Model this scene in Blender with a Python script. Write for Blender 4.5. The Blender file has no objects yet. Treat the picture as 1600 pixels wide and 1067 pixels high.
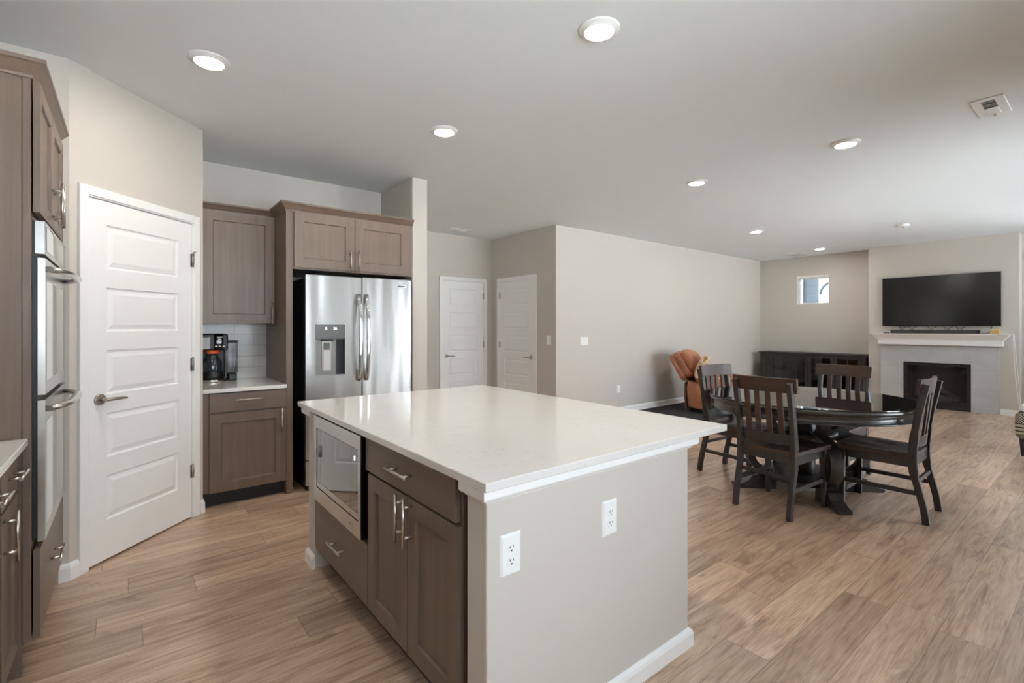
import bpy, math, random
from math import sin, cos, pi, radians as R
from mathutils import Vector, Matrix

random.seed(7)
SC = bpy.context.scene
COL = SC.collection

# ------------------------------------------------------------------ camera
CAM_H = 1.332
cd = bpy.data.cameras.new('camera')
cam = bpy.data.objects.new('camera', cd)
COL.objects.link(cam)
cam.location = (0, 0, CAM_H)
cam.rotation_euler = (R(90), 0, R(51.633 - 90))
cd.sensor_width = 36.0
cd.lens = 757.3 / 1600 * 36.0
cd.shift_y = -22.7 / 1600
cd.clip_start = 0.02
SC.camera = cam

# ------------------------------------------------------------------ world, exposure
W = bpy.data.worlds.new('overcast_sky')
SC.world = W
W.use_nodes = True
bg = W.node_tree.nodes['Background']
bg.inputs[0].default_value = (0.80, 0.91, 1.0, 1)
bg.inputs[1].default_value = 4.5
SC.view_settings.view_transform = 'Standard'
SC.view_settings.look = 'None'
SC.view_settings.gamma = 1.0
SC.view_settings.use_curve_mapping = False
SC.view_settings.exposure = 0.97
SC.cycles.max_bounces = 12
SC.cycles.diffuse_bounces = 8
SC.cycles.glossy_bounces = 6
SC.cycles.transmission_bounces = 8
SC.cycles.transparent_max_bounces = 12
SC.cycles.sample_clamp_indirect = 6.0
SC.cycles.caustics_reflective = False
SC.cycles.caustics_refractive = False
LAMP = 115.0           # radiance of the ceiling lamp lenses
LAMP_COL = (1.0, 0.92, 0.81)

H = 2.743             # ceiling height
YR = -1.35            # window wall on the right
XL = -0.95            # wall behind the left cabinets

sd_ = bpy.data.lights.new('sun', 'SUN')
sd_.energy = 50.0
sd_.color = (0.94, 0.97, 1.0)
sd_.angle = R(1.0)
sun = bpy.data.objects.new('sun', sd_)
COL.objects.link(sun)
sun.rotation_euler = Vector((0.62, -0.12, -0.85)).to_track_quat('-Z', 'Y').to_euler()   # runs along the window wall


def portal(x0, x1, z0, z1):
    l = bpy.data.lights.new('window_daylight', 'AREA')
    l.shape = 'RECTANGLE'
    l.size = x1 - x0
    l.size_y = z1 - z0
    l.cycles.is_portal = True
    o = bpy.data.objects.new('window_daylight', l)
    COL.objects.link(o)
    o.location = ((x0 + x1) / 2, YR - 0.06, (z0 + z1) / 2)
    o.rotation_euler = (R(90), 0, 0)      # shines towards +Y


WINDOWS = [(-0.5, 2.3, 0.95, 2.4), (4.7, 7.1, 0.06, 2.4), (7.6, 10.2, 0.95, 2.45)]
for w_ in WINDOWS:
    portal(*w_)
FW = (-1.25, 0.50, 0.80, 2.35)      # window in the far wall, right of the chimney breast (y0, y1, z0, z1)
portal(*FW)
po = COL.objects[-1] if False else bpy.data.objects['window_daylight.003']
po.location = (10.66 + 0.10, (FW[0] + FW[1]) / 2, (FW[2] + FW[3]) / 2)
po.rotation_euler = (R(90), 0, R(90))


# ------------------------------------------------------------------ materials
def lin(c):
    return tuple((v / 255 / 12.92) if v / 255 <= 0.04045 else ((v / 255 + 0.055) / 1.055) ** 2.4 for v in c) + (1,)


class NT:
    def __init__(s, name):
        s.m = bpy.data.materials.new(name)
        s.m.use_nodes = True
        s.n = s.m.node_tree.nodes
        s.l = s.m.node_tree.links
        s.p = s.n['Principled BSDF']

    def node(s, t, **kw):
        n = s.n.new(t)
        for k, v in kw.items():
            setattr(n, k, v)
        return n

    def put(s, sock, v):
        if hasattr(v, 'links') or isinstance(v, bpy.types.NodeSocket):
            s.l.new(v, sock)
        else:
            sock.default_value = v

    def math(s, op, a, b=0.0, c=None):
        n = s.node('ShaderNodeMath', operation=op)
        s.put(n.inputs[0], a)
        s.put(n.inputs[1], b)
        if c is not None:
            s.put(n.inputs[2], c)
        return n.outputs[0]

    def coord(s, scale=(1, 1, 1), kind='Object', rot=(0, 0, 0)):
        tc = s.node('ShaderNodeTexCoord')
        mp = s.node('ShaderNodeMapping')
        mp.inputs['Scale'].default_value = scale
        mp.inputs['Rotation'].default_value = rot
        s.l.new(tc.outputs[kind], mp.inputs['Vector'])
        return mp.outputs[0]

    def noise(s, vec, scale, detail=3, rough=0.5, dist=0.0):
        n = s.node('ShaderNodeTexNoise')
        s.put(n.inputs['Vector'], vec)
        n.inputs['Scale'].default_value = scale
        n.inputs['Detail'].default_value = detail
        n.inputs['Roughness'].default_value = rough
        n.inputs['Distortion'].default_value = dist
        return n.outputs['Fac']

    def ramp(s, fac, stops):
        n = s.node('ShaderNodeValToRGB')
        e = n.color_ramp.elements
        while len(e) < len(stops):
            e.new(0.5)
        for i, (p, c) in enumerate(stops):
            e[i].position = p
            e[i].color = c
        s.put(n.inputs[0], fac)
        return n.outputs[0]

    def mix(s, fac, a, b, blend='MIX'):
        n = s.node('ShaderNodeMix', data_type='RGBA', blend_type=blend)
        s.put(n.inputs[0], fac)
        s.put(n.inputs[6], a)
        s.put(n.inputs[7], b)
        return n.outputs[2]

    def bump(s, hgt, strength=0.2, dist=0.01):
        n = s.node('ShaderNodeBump')
        n.inputs['Strength'].default_value = strength
        n.inputs['Distance'].default_value = dist
        s.put(n.inputs['Height'], hgt)
        s.l.new(n.outputs[0], s.p.inputs['Normal'])

    def set(s, **kw):
        names = dict(base='Base Color', rough='Roughness', metal='Metallic', coat='Coat Weight', coatr='Coat Roughness',
                     spec='Specular IOR Level', trans='Transmission Weight', ior='IOR', sheen='Sheen Weight', aniso='Anisotropic',
                     emit='Emission Color', emits='Emission Strength', alpha='Alpha')
        for k, v in kw.items():
            s.put(s.p.inputs[names[k]], v)
        return s


def plain(name, rgb, rough=0.5, **kw):
    return NT(name).set(base=lin(rgb), rough=rough, **kw).m


def paint(name, rgb, rough=0.6, bump=0.08, scale=90):
    t = NT(name)
    t.set(base=lin(rgb), rough=rough)
    t.bump(t.noise(t.coord(), scale, 4, 0.6), bump, 0.004)
    return t.m


def wood(name, dark, light, axis='z', rough=0.42, scale=1.0, contrast=1.0, coat=0.15):
    """stained wood; grain runs along the given object axis"""
    t = NT(name)
    st = {'x': (1.2, 22, 22), 'y': (22, 1.2, 22), 'z': (22, 22, 1.2)}[axis]
    v = t.coord(tuple(k * scale for k in st))
    a = t.noise(v, 1.0, 6, 0.62, 0.8)
    st2 = {'x': (3, 190, 190), 'y': (190, 3, 190), 'z': (190, 190, 3)}[axis]
    b = t.noise(t.coord(tuple(k * scale for k in st2)), 1.0, 3, 0.6, 0.0)
    c = t.noise(t.coord((1, 1, 1)), 2.3, 2, 0.5)
    f = t.math('ADD', t.math('MULTIPLY', a, 0.55), t.math('ADD', t.math('MULTIPLY', b, 0.25), t.math('MULTIPLY', c, 0.2)))
    k = 0.16 / contrast
    col = t.ramp(f, [(0.5 - k, lin(dark)), (0.5 + k, lin(light))])
    t.set(base=col, rough=rough, coat=coat, coatr=0.3)
    t.bump(b, 0.05, 0.002)
    return t.m


def floor_mat():
    t = NT('oak_plank_floor')
    tc = t.node('ShaderNodeTexCoord')
    sp = t.node('ShaderNodeSeparateXYZ')
    t.l.new(tc.outputs['Object'], sp.inputs[0])
    x, y = sp.outputs[0], sp.outputs[1]
    PW, PL = 0.185, 1.35
    ry = t.math('DIVIDE', t.math('ADD', y, 50.0), PW)
    row = t.math('FLOOR', ry)
    wn = t.node('ShaderNodeTexWhiteNoise', noise_dimensions='1D')
    t.l.new(row, wn.inputs['W'])
    rx = t.math('DIVIDE', t.math('ADD', t.math('ADD', x, 50.0), t.math('MULTIPLY', wn.outputs['Value'], PL)), PL)
    cell = t.math('FLOOR', rx)
    pid = t.math('ADD', t.math('MULTIPLY', row, 17.31), t.math('MULTIPLY', cell, 5.77))
    wp = t.node('ShaderNodeTexWhiteNoise', noise_dimensions='1D')
    t.l.new(pid, wp.inputs['W'])
    r1 = wp.outputs['Value']
    # grain vector shifted per plank
    cv = t.node('ShaderNodeCombineXYZ')
    t.put(cv.inputs[0], t.math('ADD', x, t.math('MULTIPLY', r1, 37.0)))
    t.put(cv.inputs[1], t.math('ADD', y, t.math('MULTIPLY', r1, 11.0)))
    t.put(cv.inputs[2], t.math('MULTIPLY', r1, 9.0))
    m1 = t.node('ShaderNodeMapping')
    m1.inputs['Scale'].default_value = (1.6, 15, 1)
    t.l.new(cv.outputs[0], m1.inputs[0])
    m2 = t.node('ShaderNodeMapping')
    m2.inputs['Scale'].default_value = (7, 170, 1)
    t.l.new(cv.outputs[0], m2.inputs[0])
    m3 = t.node('ShaderNodeMapping')
    m3.inputs['Scale'].default_value = (1.0, 3.2, 1)
    t.l.new(cv.outputs[0], m3.inputs[0])
    g1 = t.noise(m1.outputs[0], 1.0, 6, 0.62, 1.6)
    g2 = t.noise(m2.outputs[0], 1.0, 3, 0.6)
    knots = t.noise(m3.outputs[0], 3.6, 3, 0.55, 0.7)
    f = t.math('ADD', t.math('MULTIPLY', g1, 0.62), t.math('MULTIPLY', g2, 0.38))
    col = t.ramp(f, [(0.32, lin((132, 105, 86))), (0.48, lin((190, 161, 137))), (0.64, lin((216, 192, 170)))])
    tone = t.ramp(r1, [(0.0, (0.76, 0.73, 0.70, 1)), (1.0, (1.12, 1.10, 1.08, 1))])
    col = t.mix(1.0, col, tone, 'MULTIPLY')
    kn = t.ramp(knots, [(0.26, (0.50, 0.44, 0.4, 1)), (0.40, (1, 1, 1, 1))])
    col = t.mix(0.75, col, kn, 'MULTIPLY')
    # grooves
    fy = t.math('FRACT', ry)
    fx = t.math('FRACT', rx)
    ey = t.math('MULTIPLY', t.math('MINIMUM', fy, t.math('SUBTRACT', 1.0, fy)), PW)
    ex = t.math('MULTIPLY', t.math('MINIMUM', fx, t.math('SUBTRACT', 1.0, fx)), PL)
    e = t.math('MINIMUM', ey, ex)
    gr = t.math('MINIMUM', t.math('DIVIDE', e, 0.003), 1.0)
    gcol = t.ramp(gr, [(0.0, (0.5, 0.44, 0.4, 1)), (1.0, (1, 1, 1, 1))])
    col = t.mix(1.0, col, gcol, 'MULTIPLY')
    rough = t.math('ADD', 0.30, t.math('MULTIPLY', g2, 0.12))
    t.set(base=col, rough=rough, spec=0.5, coat=0.55, coatr=0.2)
    t.bump(t.math('ADD', t.math('MULTIPLY', gr, 1.0), t.math('MULTIPLY', g2, 0.25)), 0.18, 0.0015)
    return t.m


def quartz():
    t = NT('white_quartz')
    v = t.coord()
    vein = t.noise(t.coord((1.2, 5, 5)), 4.5, 5, 0.6, 2.2)
    d = t.math('ABSOLUTE', t.math('SUBTRACT', vein, 0.5))
    patch = t.noise(v, 3.5, 3, 0.5)
    on = t.math('GREATER_THAN', patch, 0.52)
    line = t.math('MULTIPLY', t.math('SUBTRACT', 1.0, t.math('MINIMUM', t.math('DIVIDE', d, 0.010), 1.0)), on)
    fleck = t.math('GREATER_THAN', t.noise(v, 95, 2, 0.5), 0.70)
    f = t.math('MULTIPLY', t.math('MAXIMUM', line, t.math('MULTIPLY', fleck, 0.6)), 0.38)
    col = t.mix(f, lin((224, 221, 217)), lin((150, 138, 126)))
    t.set(base=col, rough=0.09, spec=0.5)
    return t.m


def steel(name, rgb=(196, 196, 193), rough=0.22, wave=0.35, axis='z'):
    t = NT(name)
    st = {'z': (5.5, 5.5, 0.55), 'y': (1, 260, 260)}.get(axis, (5, 5, 0.6))
    t.set(base=lin(rgb), metal=1.0, rough=rough)
    t.bump(t.noise(t.coord(st), 1.0, 1, 0.4), wave, 0.03)
    return t.m


def tile_mat(name, rgb, grout, bw, bh, off=0.5, rough=0.25, mort=0.004, axes='xz', cloud=0.0, bump=0.3, shift=(0, 0)):
    t = NT(name)
    tc = t.node('ShaderNodeTexCoord')
    sp = t.node('ShaderNodeSeparateXYZ')
    t.l.new(tc.outputs['Object'], sp.inputs[0])
    cv = t.node('ShaderNodeCombineXYZ')
    i = 'xyz'
    t.put(cv.inputs[0], t.math('ADD', sp.outputs[i.index(axes[0])], shift[0]))
    t.put(cv.inputs[1], t.math('ADD', sp.outputs[i.index(axes[1])], shift[1]))
    b = t.node('ShaderNodeTexBrick')
    t.l.new(cv.outputs[0], b.inputs['Vector'])
    b.offset = off
    b.offset_frequency = 2
    b.squash_frequency = 1
    b.squash = 1.0
    b.inputs['Scale'].default_value = 1.0
    b.inputs['Mortar Size'].default_value = mort
    b.inputs['Mortar Smooth'].default_value = 0.2
    b.inputs['Brick Width'].default_value = bw
    b.inputs['Row Height'].default_value = bh
    b.inputs['Color1'].default_value = lin(rgb)
    b.inputs['Color2'].default_value = lin(tuple(min(255, c + 4) for c in rgb))
    b.inputs['Mortar'].default_value = lin(grout)
    col = b.outputs['Color']
    if cloud:
        n = t.noise(t.coord((1, 1, 2)), 3.0, 5, 0.6, 1.0)
        col = t.mix(cloud, col, t.ramp(n, [(0.35, (0.78, 0.79, 0.8, 1)), (0.65, (1.05, 1.05, 1.05, 1))]), 'MULTIPLY')
    t.set(base=col, rough=rough)
    t.bump(b.outputs['Fac'], -bump, 0.003)
    return t.m


def leather(name, rgb, rough=0.45):
    t = NT(name)
    v = t.coord()
    c = t.noise(v, 7, 3, 0.5)
    a = lin(tuple(k * 0.84 for k in rgb))
    b = lin(tuple(min(255, k * 1.1) for k in rgb))
    t.set(base=t.ramp(c, [(0.3, a), (0.7, b)]), rough=rough)
    t.bump(t.noise(v, 26, 4, 0.6), 0.25, 0.01)
    return t.m


def floral():
    t = NT('floral_fabric')
    v = t.node('ShaderNodeTexVoronoi')
    t.put(v.inputs['Vector'], t.coord())
    v.inputs['Scale'].default_value = 22
    n = t.noise(t.coord(), 14, 2, 0.5, 1.0)
    c = t.ramp(v.outputs['Distance'], [(0.15, lin((190, 150, 90))), (0.4, lin((222, 200, 165))), (0.7, lin((170, 120, 80)))])
    c2 = t.ramp(n, [(0.42, lin((150, 120, 80))), (0.55, lin((235, 220, 195)))])
    t.set(base=t.mix(0.5, c, c2), rough=0.85, sheen=0.2)
    return t.m


def weave(name, dark, light):
    """tribal patterned upholstery: banded diamonds and stripes"""
    t = NT(name)
    tc = t.node('ShaderNodeTexCoord')
    sp = t.node('ShaderNodeSeparateXYZ')
    t.l.new(tc.outputs['Object'], sp.inputs[0])
    u = t.math('ADD', sp.outputs[0], sp.outputs[1])
    z = sp.outputs[2]
    a = t.math('PINGPONG', t.math('MULTIPLY', u, 9.0), 0.5)
    b = t.math('PINGPONG', t.math('MULTIPLY', z, 9.0), 0.5)
    d = t.math('FRACT', t.math('MULTIPLY', t.math('ADD', a, b), 5.0))
    st = t.math('FRACT', t.math('MULTIPLY', z, 26.0))
    band = t.math('GREATER_THAN', t.math('FRACT', t.math('MULTIPLY', z, 4.5)), 0.55)
    f = t.math('ADD', t.math('MULTIPLY', t.math('GREATER_THAN', d, 0.5), band), t.math('MULTIPLY', t.math('GREATER_THAN', st, 0.62), t.math('SUBTRACT', 1.0, band)))
    n = t.noise(t.coord(), 40, 2, 0.5)
    f = t.math('MULTIPLY', f, t.math('ADD', 0.5, n))
    t.set(base=t.mix(f, lin(light), lin(dark)), rough=0.9)
    return t.m


def clear_glass(name, tint=(1, 1, 1, 1), refl=0.0, rough=0.0):
    """thin pane: clear with a fresnel mirror on top"""
    t = NT(name)
    tr = t.node('ShaderNodeBsdfTransparent')
    tr.inputs[0].default_value = tint
    gl = t.node('ShaderNodeBsdfGlossy')
    gl.inputs['Roughness'].default_value = rough
    fr = t.node('ShaderNodeFresnel')
    fr.inputs['IOR'].default_value = 1.5
    fac = t.math('ADD', fr.outputs[0], refl)
    mx = t.node('ShaderNodeMixShader')
    t.l.new(fac, mx.inputs[0])
    t.l.new(tr.outputs[0], mx.inputs[1])
    t.l.new(gl.outputs[0], mx.inputs[2])
    out = t.n['Material Output']
    t.l.new(mx.outputs[0], out.inputs['Surface'])
    return t.m


def glow(name, rgb, strength):
    t = NT(name)
    t.set(base=(0.8, 0.8, 0.8, 1), emit=rgb + (1,), emits=strength)
    return t.m


M = dict(
    wall=paint('greige_paint', (202, 196, 188), 0.7),
    ceil=paint('ceiling_paint', (234, 239, 240), 0.85, 0.12, 60),
    white=plain('white_semigloss', (243, 243, 242), 0.35),
    plastic=plain('white_plastic', (240, 240, 238), 0.3),
    greyplastic=plain('grey_plastic', (200, 200, 198), 0.35),
    slot=plain('dark_slot', (60, 60, 60), 0.6),
    ventback=plain('vent_recess', (150, 155, 158), 0.6),
    floor=floor_mat(),
    cab=wood('stained_maple', (92, 75, 63), (120, 101, 87), 'z', 0.42, 0.8, 0.75),
    cabh=wood('stained_maple_horizontal', (92, 75, 63), (120, 101, 87), 'x', 0.42, 0.8, 0.75),
    caby=wood('stained_maple_along_run', (92, 75, 63), (120, 101, 87), 'y', 0.42, 0.8, 0.75),
    cabin=plain('cabinet_recess', (30, 25, 22), 0.8),
    toe=plain('black_toe_kick', (34, 34, 34), 0.6),
    quartz=quartz(),
    nickel=plain('satin_nickel', (205, 198, 190), 0.28, metal=1.0),
    darknickel=plain('aged_nickel', (182, 175, 168), 0.3, metal=1.0),
    steel=steel('brushed_steel', (198, 198, 196), 0.27, 0.6),
    steelf=steel('flat_brushed_steel', (200, 198, 194), 0.26, 0.05),
    steeld=plain('dull_steel_panel', (128, 126, 122), 0.45, metal=1.0),  # darker, rougher steel in one even tone
    chrome=plain('polished_steel', (215, 215, 214), 0.12, metal=1.0),
    black=plain('black_plastic', (20, 21, 23), 0.42),
    blackg=plain('black_glass', (9, 9, 10), 0.05, spec=0.6),
    mirrorg=plain('oven_glass', (40, 40, 40), 0.04, spec=1.0, coat=1.0, coatr=0.02),
    tile=tile_mat('subway_tile', (196, 192, 184), (170, 166, 158), 0.30, 0.0975, 0.5, 0.18, 0.003, 'xz', 0, 0.3, (0.02, -0.878)),
    fptile=tile_mat('fireplace_stone_tile', (190, 192, 193), (172, 174, 175), 0.61, 0.305, 0.5, 0.4, 0.003, 'yz', 0.35, 0.15, (0.33, 0.25)),
    ebony=wood('ebony_stained_wood', (27, 24, 22), (60, 55, 51), 'z', 0.42, 1.0, 1.0, 0.3),
    ebonyh=wood('ebony_stained_wood_flat', (26, 23, 21), (56, 50, 46), 'x', 0.36, 1.0, 1.0, 0.45),
    walnut=wood('espresso_wood', (42, 28, 20), (80, 56, 42), 'x', 0.46, 1.0, 1.0, 0.05),
    console=wood('charcoal_wood', (28, 26, 24), (50, 46, 43), 'y', 0.45),
    leather=leather('tan_leather', (160, 102, 70)),
    leatherd=leather('brown_leather_strap', (88, 62, 50)),
    floral=floral(),
    weave=weave('patterned_upholstery', (45, 44, 40), (168, 160, 140)),
    navy=plain('navy_fabric', (42, 52, 72), 0.9),
    cloth=paint('white_knit', (232, 232, 230), 0.95, 0.5, 60),
    rug=paint('charcoal_rug', (46, 45, 46), 0.95, 0.6, 120),
    screen=plain('tv_screen', (14, 14, 15), 0.14, spec=0.6),
    pane=clear_glass('window_glass'),
    tableglass=clear_glass('table_glass', (0.93, 0.97, 0.95, 1), 0.10),
    firepane=clear_glass('firebox_glass', (0.5, 0.52, 0.58, 1), 0.0),
    clear=clear_glass('clear_plastic', (0.86, 0.87, 0.88, 1), 0.0, 0.12),
    smoke=clear_glass('smoked_glass', (0.25, 0.27, 0.3, 1), 0.10, 0.02),
    cabglass=clear_glass('cabinet_glass', (0.35, 0.37, 0.4, 1), 0.03, 0.05),
    log=paint('fire_log', (205, 165, 130), 0.9, 0.8, 40),
    lamp=glow('lamp_lens', LAMP_COL, LAMP),
    lamp_cool=glow('lamp_lens_cool', (1.0, 0.97, 0.93), LAMP * 0.9),
    digits=glow('display_digits', (0.95, 1.0, 1.0), 1.6),
    display=plain('display_panel', (120, 121, 121), 0.25, metal=0.6),
    amber=plain('amber_glow_paint', (232, 104, 48), 0.3),  # orange glow of the lit ring put into a plain colour
    siding=tile_mat('house_siding', (54, 62, 69), (34, 40, 46), 30.0, 0.2, 0.0, 0.8, 0.006, 'yz', 0, 0.6),
    reflector=paint('pale_bounce_ground', (226, 228, 228), 0.9, 0.3, 20),  # made pale so the ground throws daylight up to the ceiling
    tan=paint('tan_wicker', (196, 160, 98), 0.8, 0.6, 60),
    carafe=plain('dark_carafe', (40, 48, 56), 0.12, spec=0.6),
)


# ------------------------------------------------------------------ mesh building
def frame(U, V, Wd, o):
    U, V, Wd, o = Vector(U), Vector(V), Vector(Wd), Vector(o)
    return Matrix(((U.x, V.x, Wd.x, o.x), (U.y, V.y, Wd.y, o.y), (U.z, V.z, Wd.z, o.z), (0, 0, 0, 1)))


def face_my(o):      # surface facing -Y: u = +X
    return frame((1, 0, 0), (0, 0, 1), (0, -1, 0), o)


def face_mx(o):      # surface facing -X: u = -Y
    return frame((0, -1, 0), (0, 0, 1), (-1, 0, 0), o)


def face_px(o):      # surface facing +X: u = +Y
    return frame((0, 1, 0), (0, 0, 1), (1, 0, 0), o)


class MB:
    def __init__(s, T=None):
        s.v, s.f, s.sm, s.mi = [], [], [], []
        s.T = T or Matrix.Identity(4)
        s.m = 0

    def pt(s, p):
        s.v.append(s.T @ Vector(p))
        return len(s.v) - 1

    def face(s, idx, smooth=False):
        s.f.append(list(idx))
        s.sm.append(smooth)
        s.mi.append(s.m)

    def box(s, x0, x1, y0, y1, z0, z1):
        x0, x1 = min(x0, x1), max(x0, x1)
        y0, y1 = min(y0, y1), max(y0, y1)
        z0, z1 = min(z0, z1), max(z0, z1)
        i = [s.pt(p) for p in ((x0, y0, z0), (x1, y0, z0), (x1, y1, z0), (x0, y1, z0), (x0, y0, z1), (x1, y0, z1), (x1, y1, z1), (x0, y1, z1))]
        for q in ((0, 3, 2, 1), (4, 5, 6, 7), (0, 1, 5, 4), (1, 2, 6, 5), (2, 3, 7, 6), (3, 0, 4, 7)):
            s.face([i[k] for k in q])
        return s

    def prism(s, poly, a, h0, h1, smooth=False):
        """extrude a CCW polygon along axis a ('x','y','z')"""
        def P(p, h):
            return {'z': (p[0], p[1], h), 'x': (h, p[0], p[1]), 'y': (p[1], h, p[0])}[a]
        lo = [s.pt(P(p, h0)) for p in poly]
        hi = [s.pt(P(p, h1)) for p in poly]
        n = len(poly)
        s.face(lo[::-1])
        s.face(hi)
        for k in range(n):
            s.face([lo[k], lo[(k + 1) % n], hi[(k + 1) % n], hi[k]], smooth)
        return s

    def cyl(s, p0, p1, r0, r1=None, n=16, caps=True):
        r1 = r0 if r1 is None else r1
        p0, p1 = Vector(p0), Vector(p1)
        d = (p1 - p0).normalized()
        a = d.orthogonal().normalized()
        b = d.cross(a)
        A, B = [], []
        for k in range(n):
            t = 2 * pi * k / n
            o = a * cos(t) + b * sin(t)
            A.append(s.pt(p0 + o * r0))
            B.append(s.pt(p1 + o * r1))
        for k in range(n):
            s.face([A[k], A[(k + 1) % n], B[(k + 1) % n], B[k]], True)
        if caps:
            s.face(A[::-1])
            s.face(B)
        return s

    def tube(s, pts, r, n=10, flat=1.0, up=None):
        """round (or flattened) tube along points; r number or list"""
        pts = [Vector(p) for p in pts]
        rs = r if isinstance(r, (list, tuple)) else [r] * len(pts)
        rings = []
        nrm = None
        for i, p in enumerate(pts):
            d = (pts[min(i + 1, len(pts) - 1)] - pts[max(i - 1, 0)]).normalized()
            if up is not None:
                a = Vector(up).cross(d).normalized()
            elif nrm is None:
                a = d.orthogonal().normalized()
            else:
                a = (nrm - d * nrm.dot(d)).normalized()
            nrm = a
            b = d.cross(a)
            rings.append([s.pt(p + (a * cos(2 * pi * k / n) + b * sin(2 * pi * k / n) * flat) * rs[i]) for k in range(n)])
        for A, B in zip(rings, rings[1:]):
            for k in range(n):
                s.face([A[k], A[(k + 1) % n], B[(k + 1) % n], B[k]], True)
        s.face(rings[0][::-1])
        s.face(rings[-1])
        return s

    def ribbon(s, pts, a, h0, h1, th):
        """band of thickness th following (u,v) points, extruded along axis a"""
        L, Rr = [], []
        for i, p in enumerate(pts):
            q0, q1 = pts[max(i - 1, 0)], pts[min(i + 1, len(pts) - 1)]
            dx, dy = q1[0] - q0[0], q1[1] - q0[1]
            l = math.hypot(dx, dy)
            t = th[i] if isinstance(th, (list, tuple)) else th
            nx, ny = -dy / l * t / 2, dx / l * t / 2
            L.append((p[0] + nx, p[1] + ny))
            Rr.append((p[0] - nx, p[1] - ny))

        def P(p, h):
            return {'z': (p[0], p[1], h), 'x': (h, p[0], p[1]), 'y': (p[0], h, p[1])}[a]
        n = len(pts)
        g = [[s.pt(P(p, h)) for p in side] for side in (L, Rr) for h in (h0, h1)]
        l0, l1, r0, r1 = g
        for i in range(n - 1):
            s.face([l0[i], l0[i + 1], l1[i + 1], l1[i]], True)
            s.face([r0[i + 1], r0[i], r1[i], r1[i + 1]], True)
            s.face([l0[i + 1], l0[i], r0[i], r0[i + 1]])
            s.face([l1[i], l1[i + 1], r1[i + 1], r1[i]])
        s.face([l0[0], l1[0], r1[0], r0[0]])
        s.face([l0[-1], r0[-1], r1[-1], l1[-1]])
        return s

    def lathe(s, c, prof, n=48, smooth=True, cap=True):
        rings = [[s.pt((c[0] + r * cos(2 * pi * k / n), c[1] + r * sin(2 * pi * k / n), c[2] + z)) for k in range(n)] for r, z in prof]
        for A, B in zip(rings, rings[1:]):
            for k in range(n):
                s.face([A[k], A[(k + 1) % n], B[(k + 1) % n], B[k]], smooth)
        if cap:
            s.face(rings[0][::-1])
            s.face(rings[-1])
        return s

    def sweep(s, path, prof, side=1):
        """profile [(offset, z)] mitred along an XY path; side 1 = left of the path"""
        pts = [Vector((p[0], p[1])) for p in path]
        n = len(pts)
        rings = []
        for i in range(n):
            ds = []
            if i > 0:
                ds.append((pts[i] - pts[i - 1]).normalized())
            if i < n - 1:
                ds.append((pts[i + 1] - pts[i]).normalized())
            ns = [Vector((-d.y, d.x)) * side for d in ds]
            m = ns[0] if len(ns) == 1 else (ns[0] + ns[1]) / (1 + ns[0].dot(ns[1]))
            rings.append([s.pt((pts[i].x + m.x * o, pts[i].y + m.y * o, z)) for o, z in prof])
        k = len(prof)
        for A, B in zip(rings, rings[1:]):
            for j in range(k):
                q = [A[j], B[j], B[(j + 1) % k], A[(j + 1) % k]]
                s.face(q if side < 0 else q[::-1])
        s.face(rings[0] if side > 0 else rings[0][::-1])
        s.face(rings[-1][::-1] if side > 0 else rings[-1])
        return s

    def panel_slab(s, u0, u1, v0, v1, th, panels, rings):
        """slab with front at w=0; each panel (u0,u1,v0,v1) is stepped through rings [(inset, w)]"""
        us = sorted({u0, u1} | {p[0] for p in panels} | {p[1] for p in panels})
        vs = sorted({v0, v1} | {p[2] for p in panels} | {p[3] for p in panels})
        g = {}

        def gp(u, v):
            if (u, v) not in g:
                g[(u, v)] = s.pt((u, v, 0))
            return g[(u, v)]
        for a, b in zip(us, us[1:]):
            for c, d in zip(vs, vs[1:]):
                hit = [p for p in panels if p[0] <= a + 1e-6 and p[1] >= b - 1e-6 and p[2] <= c + 1e-6 and p[3] >= d - 1e-6]
                if not hit:
                    s.face([gp(a, c), gp(b, c), gp(b, d), gp(a, d)])
        for (a, b, c, d) in panels:
            prev = [gp(a, c), gp(b, c), gp(b, d), gp(a, d)]
            for ins, w in rings:
                cur = [s.pt(p) for p in ((a + ins, c + ins, w), (b - ins, c + ins, w), (b - ins, d - ins, w), (a + ins, d - ins, w))]
                for k in range(4):
                    s.face([prev[k], prev[(k + 1) % 4], cur[(k + 1) % 4], cur[k]])
                prev = cur
            s.face(prev)
        f = [gp(u0, v0), gp(u1, v0), gp(u1, v1), gp(u0, v1)]
        bk = [s.pt(p) for p in ((u0, v0, -th), (u1, v0, -th), (u1, v1, -th), (u0, v1, -th))]
        for k in range(4):
            s.face([f[(k + 1) % 4], f[k], bk[k], bk[(k + 1) % 4]])
        s.face(bk[::-1])
        return s

    def pull(s, c, L, vertical=False, stand=0.034, r=0.0058):
        """bar pull standing off the face, centre c=(u,v,w of face)"""
        u, v, w = c
        h = L / 2
        if vertical:
            s.cyl((u, v - h, w + stand), (u, v + h, w + stand), r)
            for k in (-0.62, 0.62):
                s.cyl((u, v + h * k, w - 0.004), (u, v + h * k, w + stand), r * 0.85, n=10)
        else:
            s.cyl((u - h, v, w + stand), (u + h, v, w + stand), r)
            for k in (-0.62, 0.62):
                s.cyl((u + h * k, v, w - 0.004), (u + h * k, v, w + stand), r * 0.85, n=10)
        return s

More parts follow.
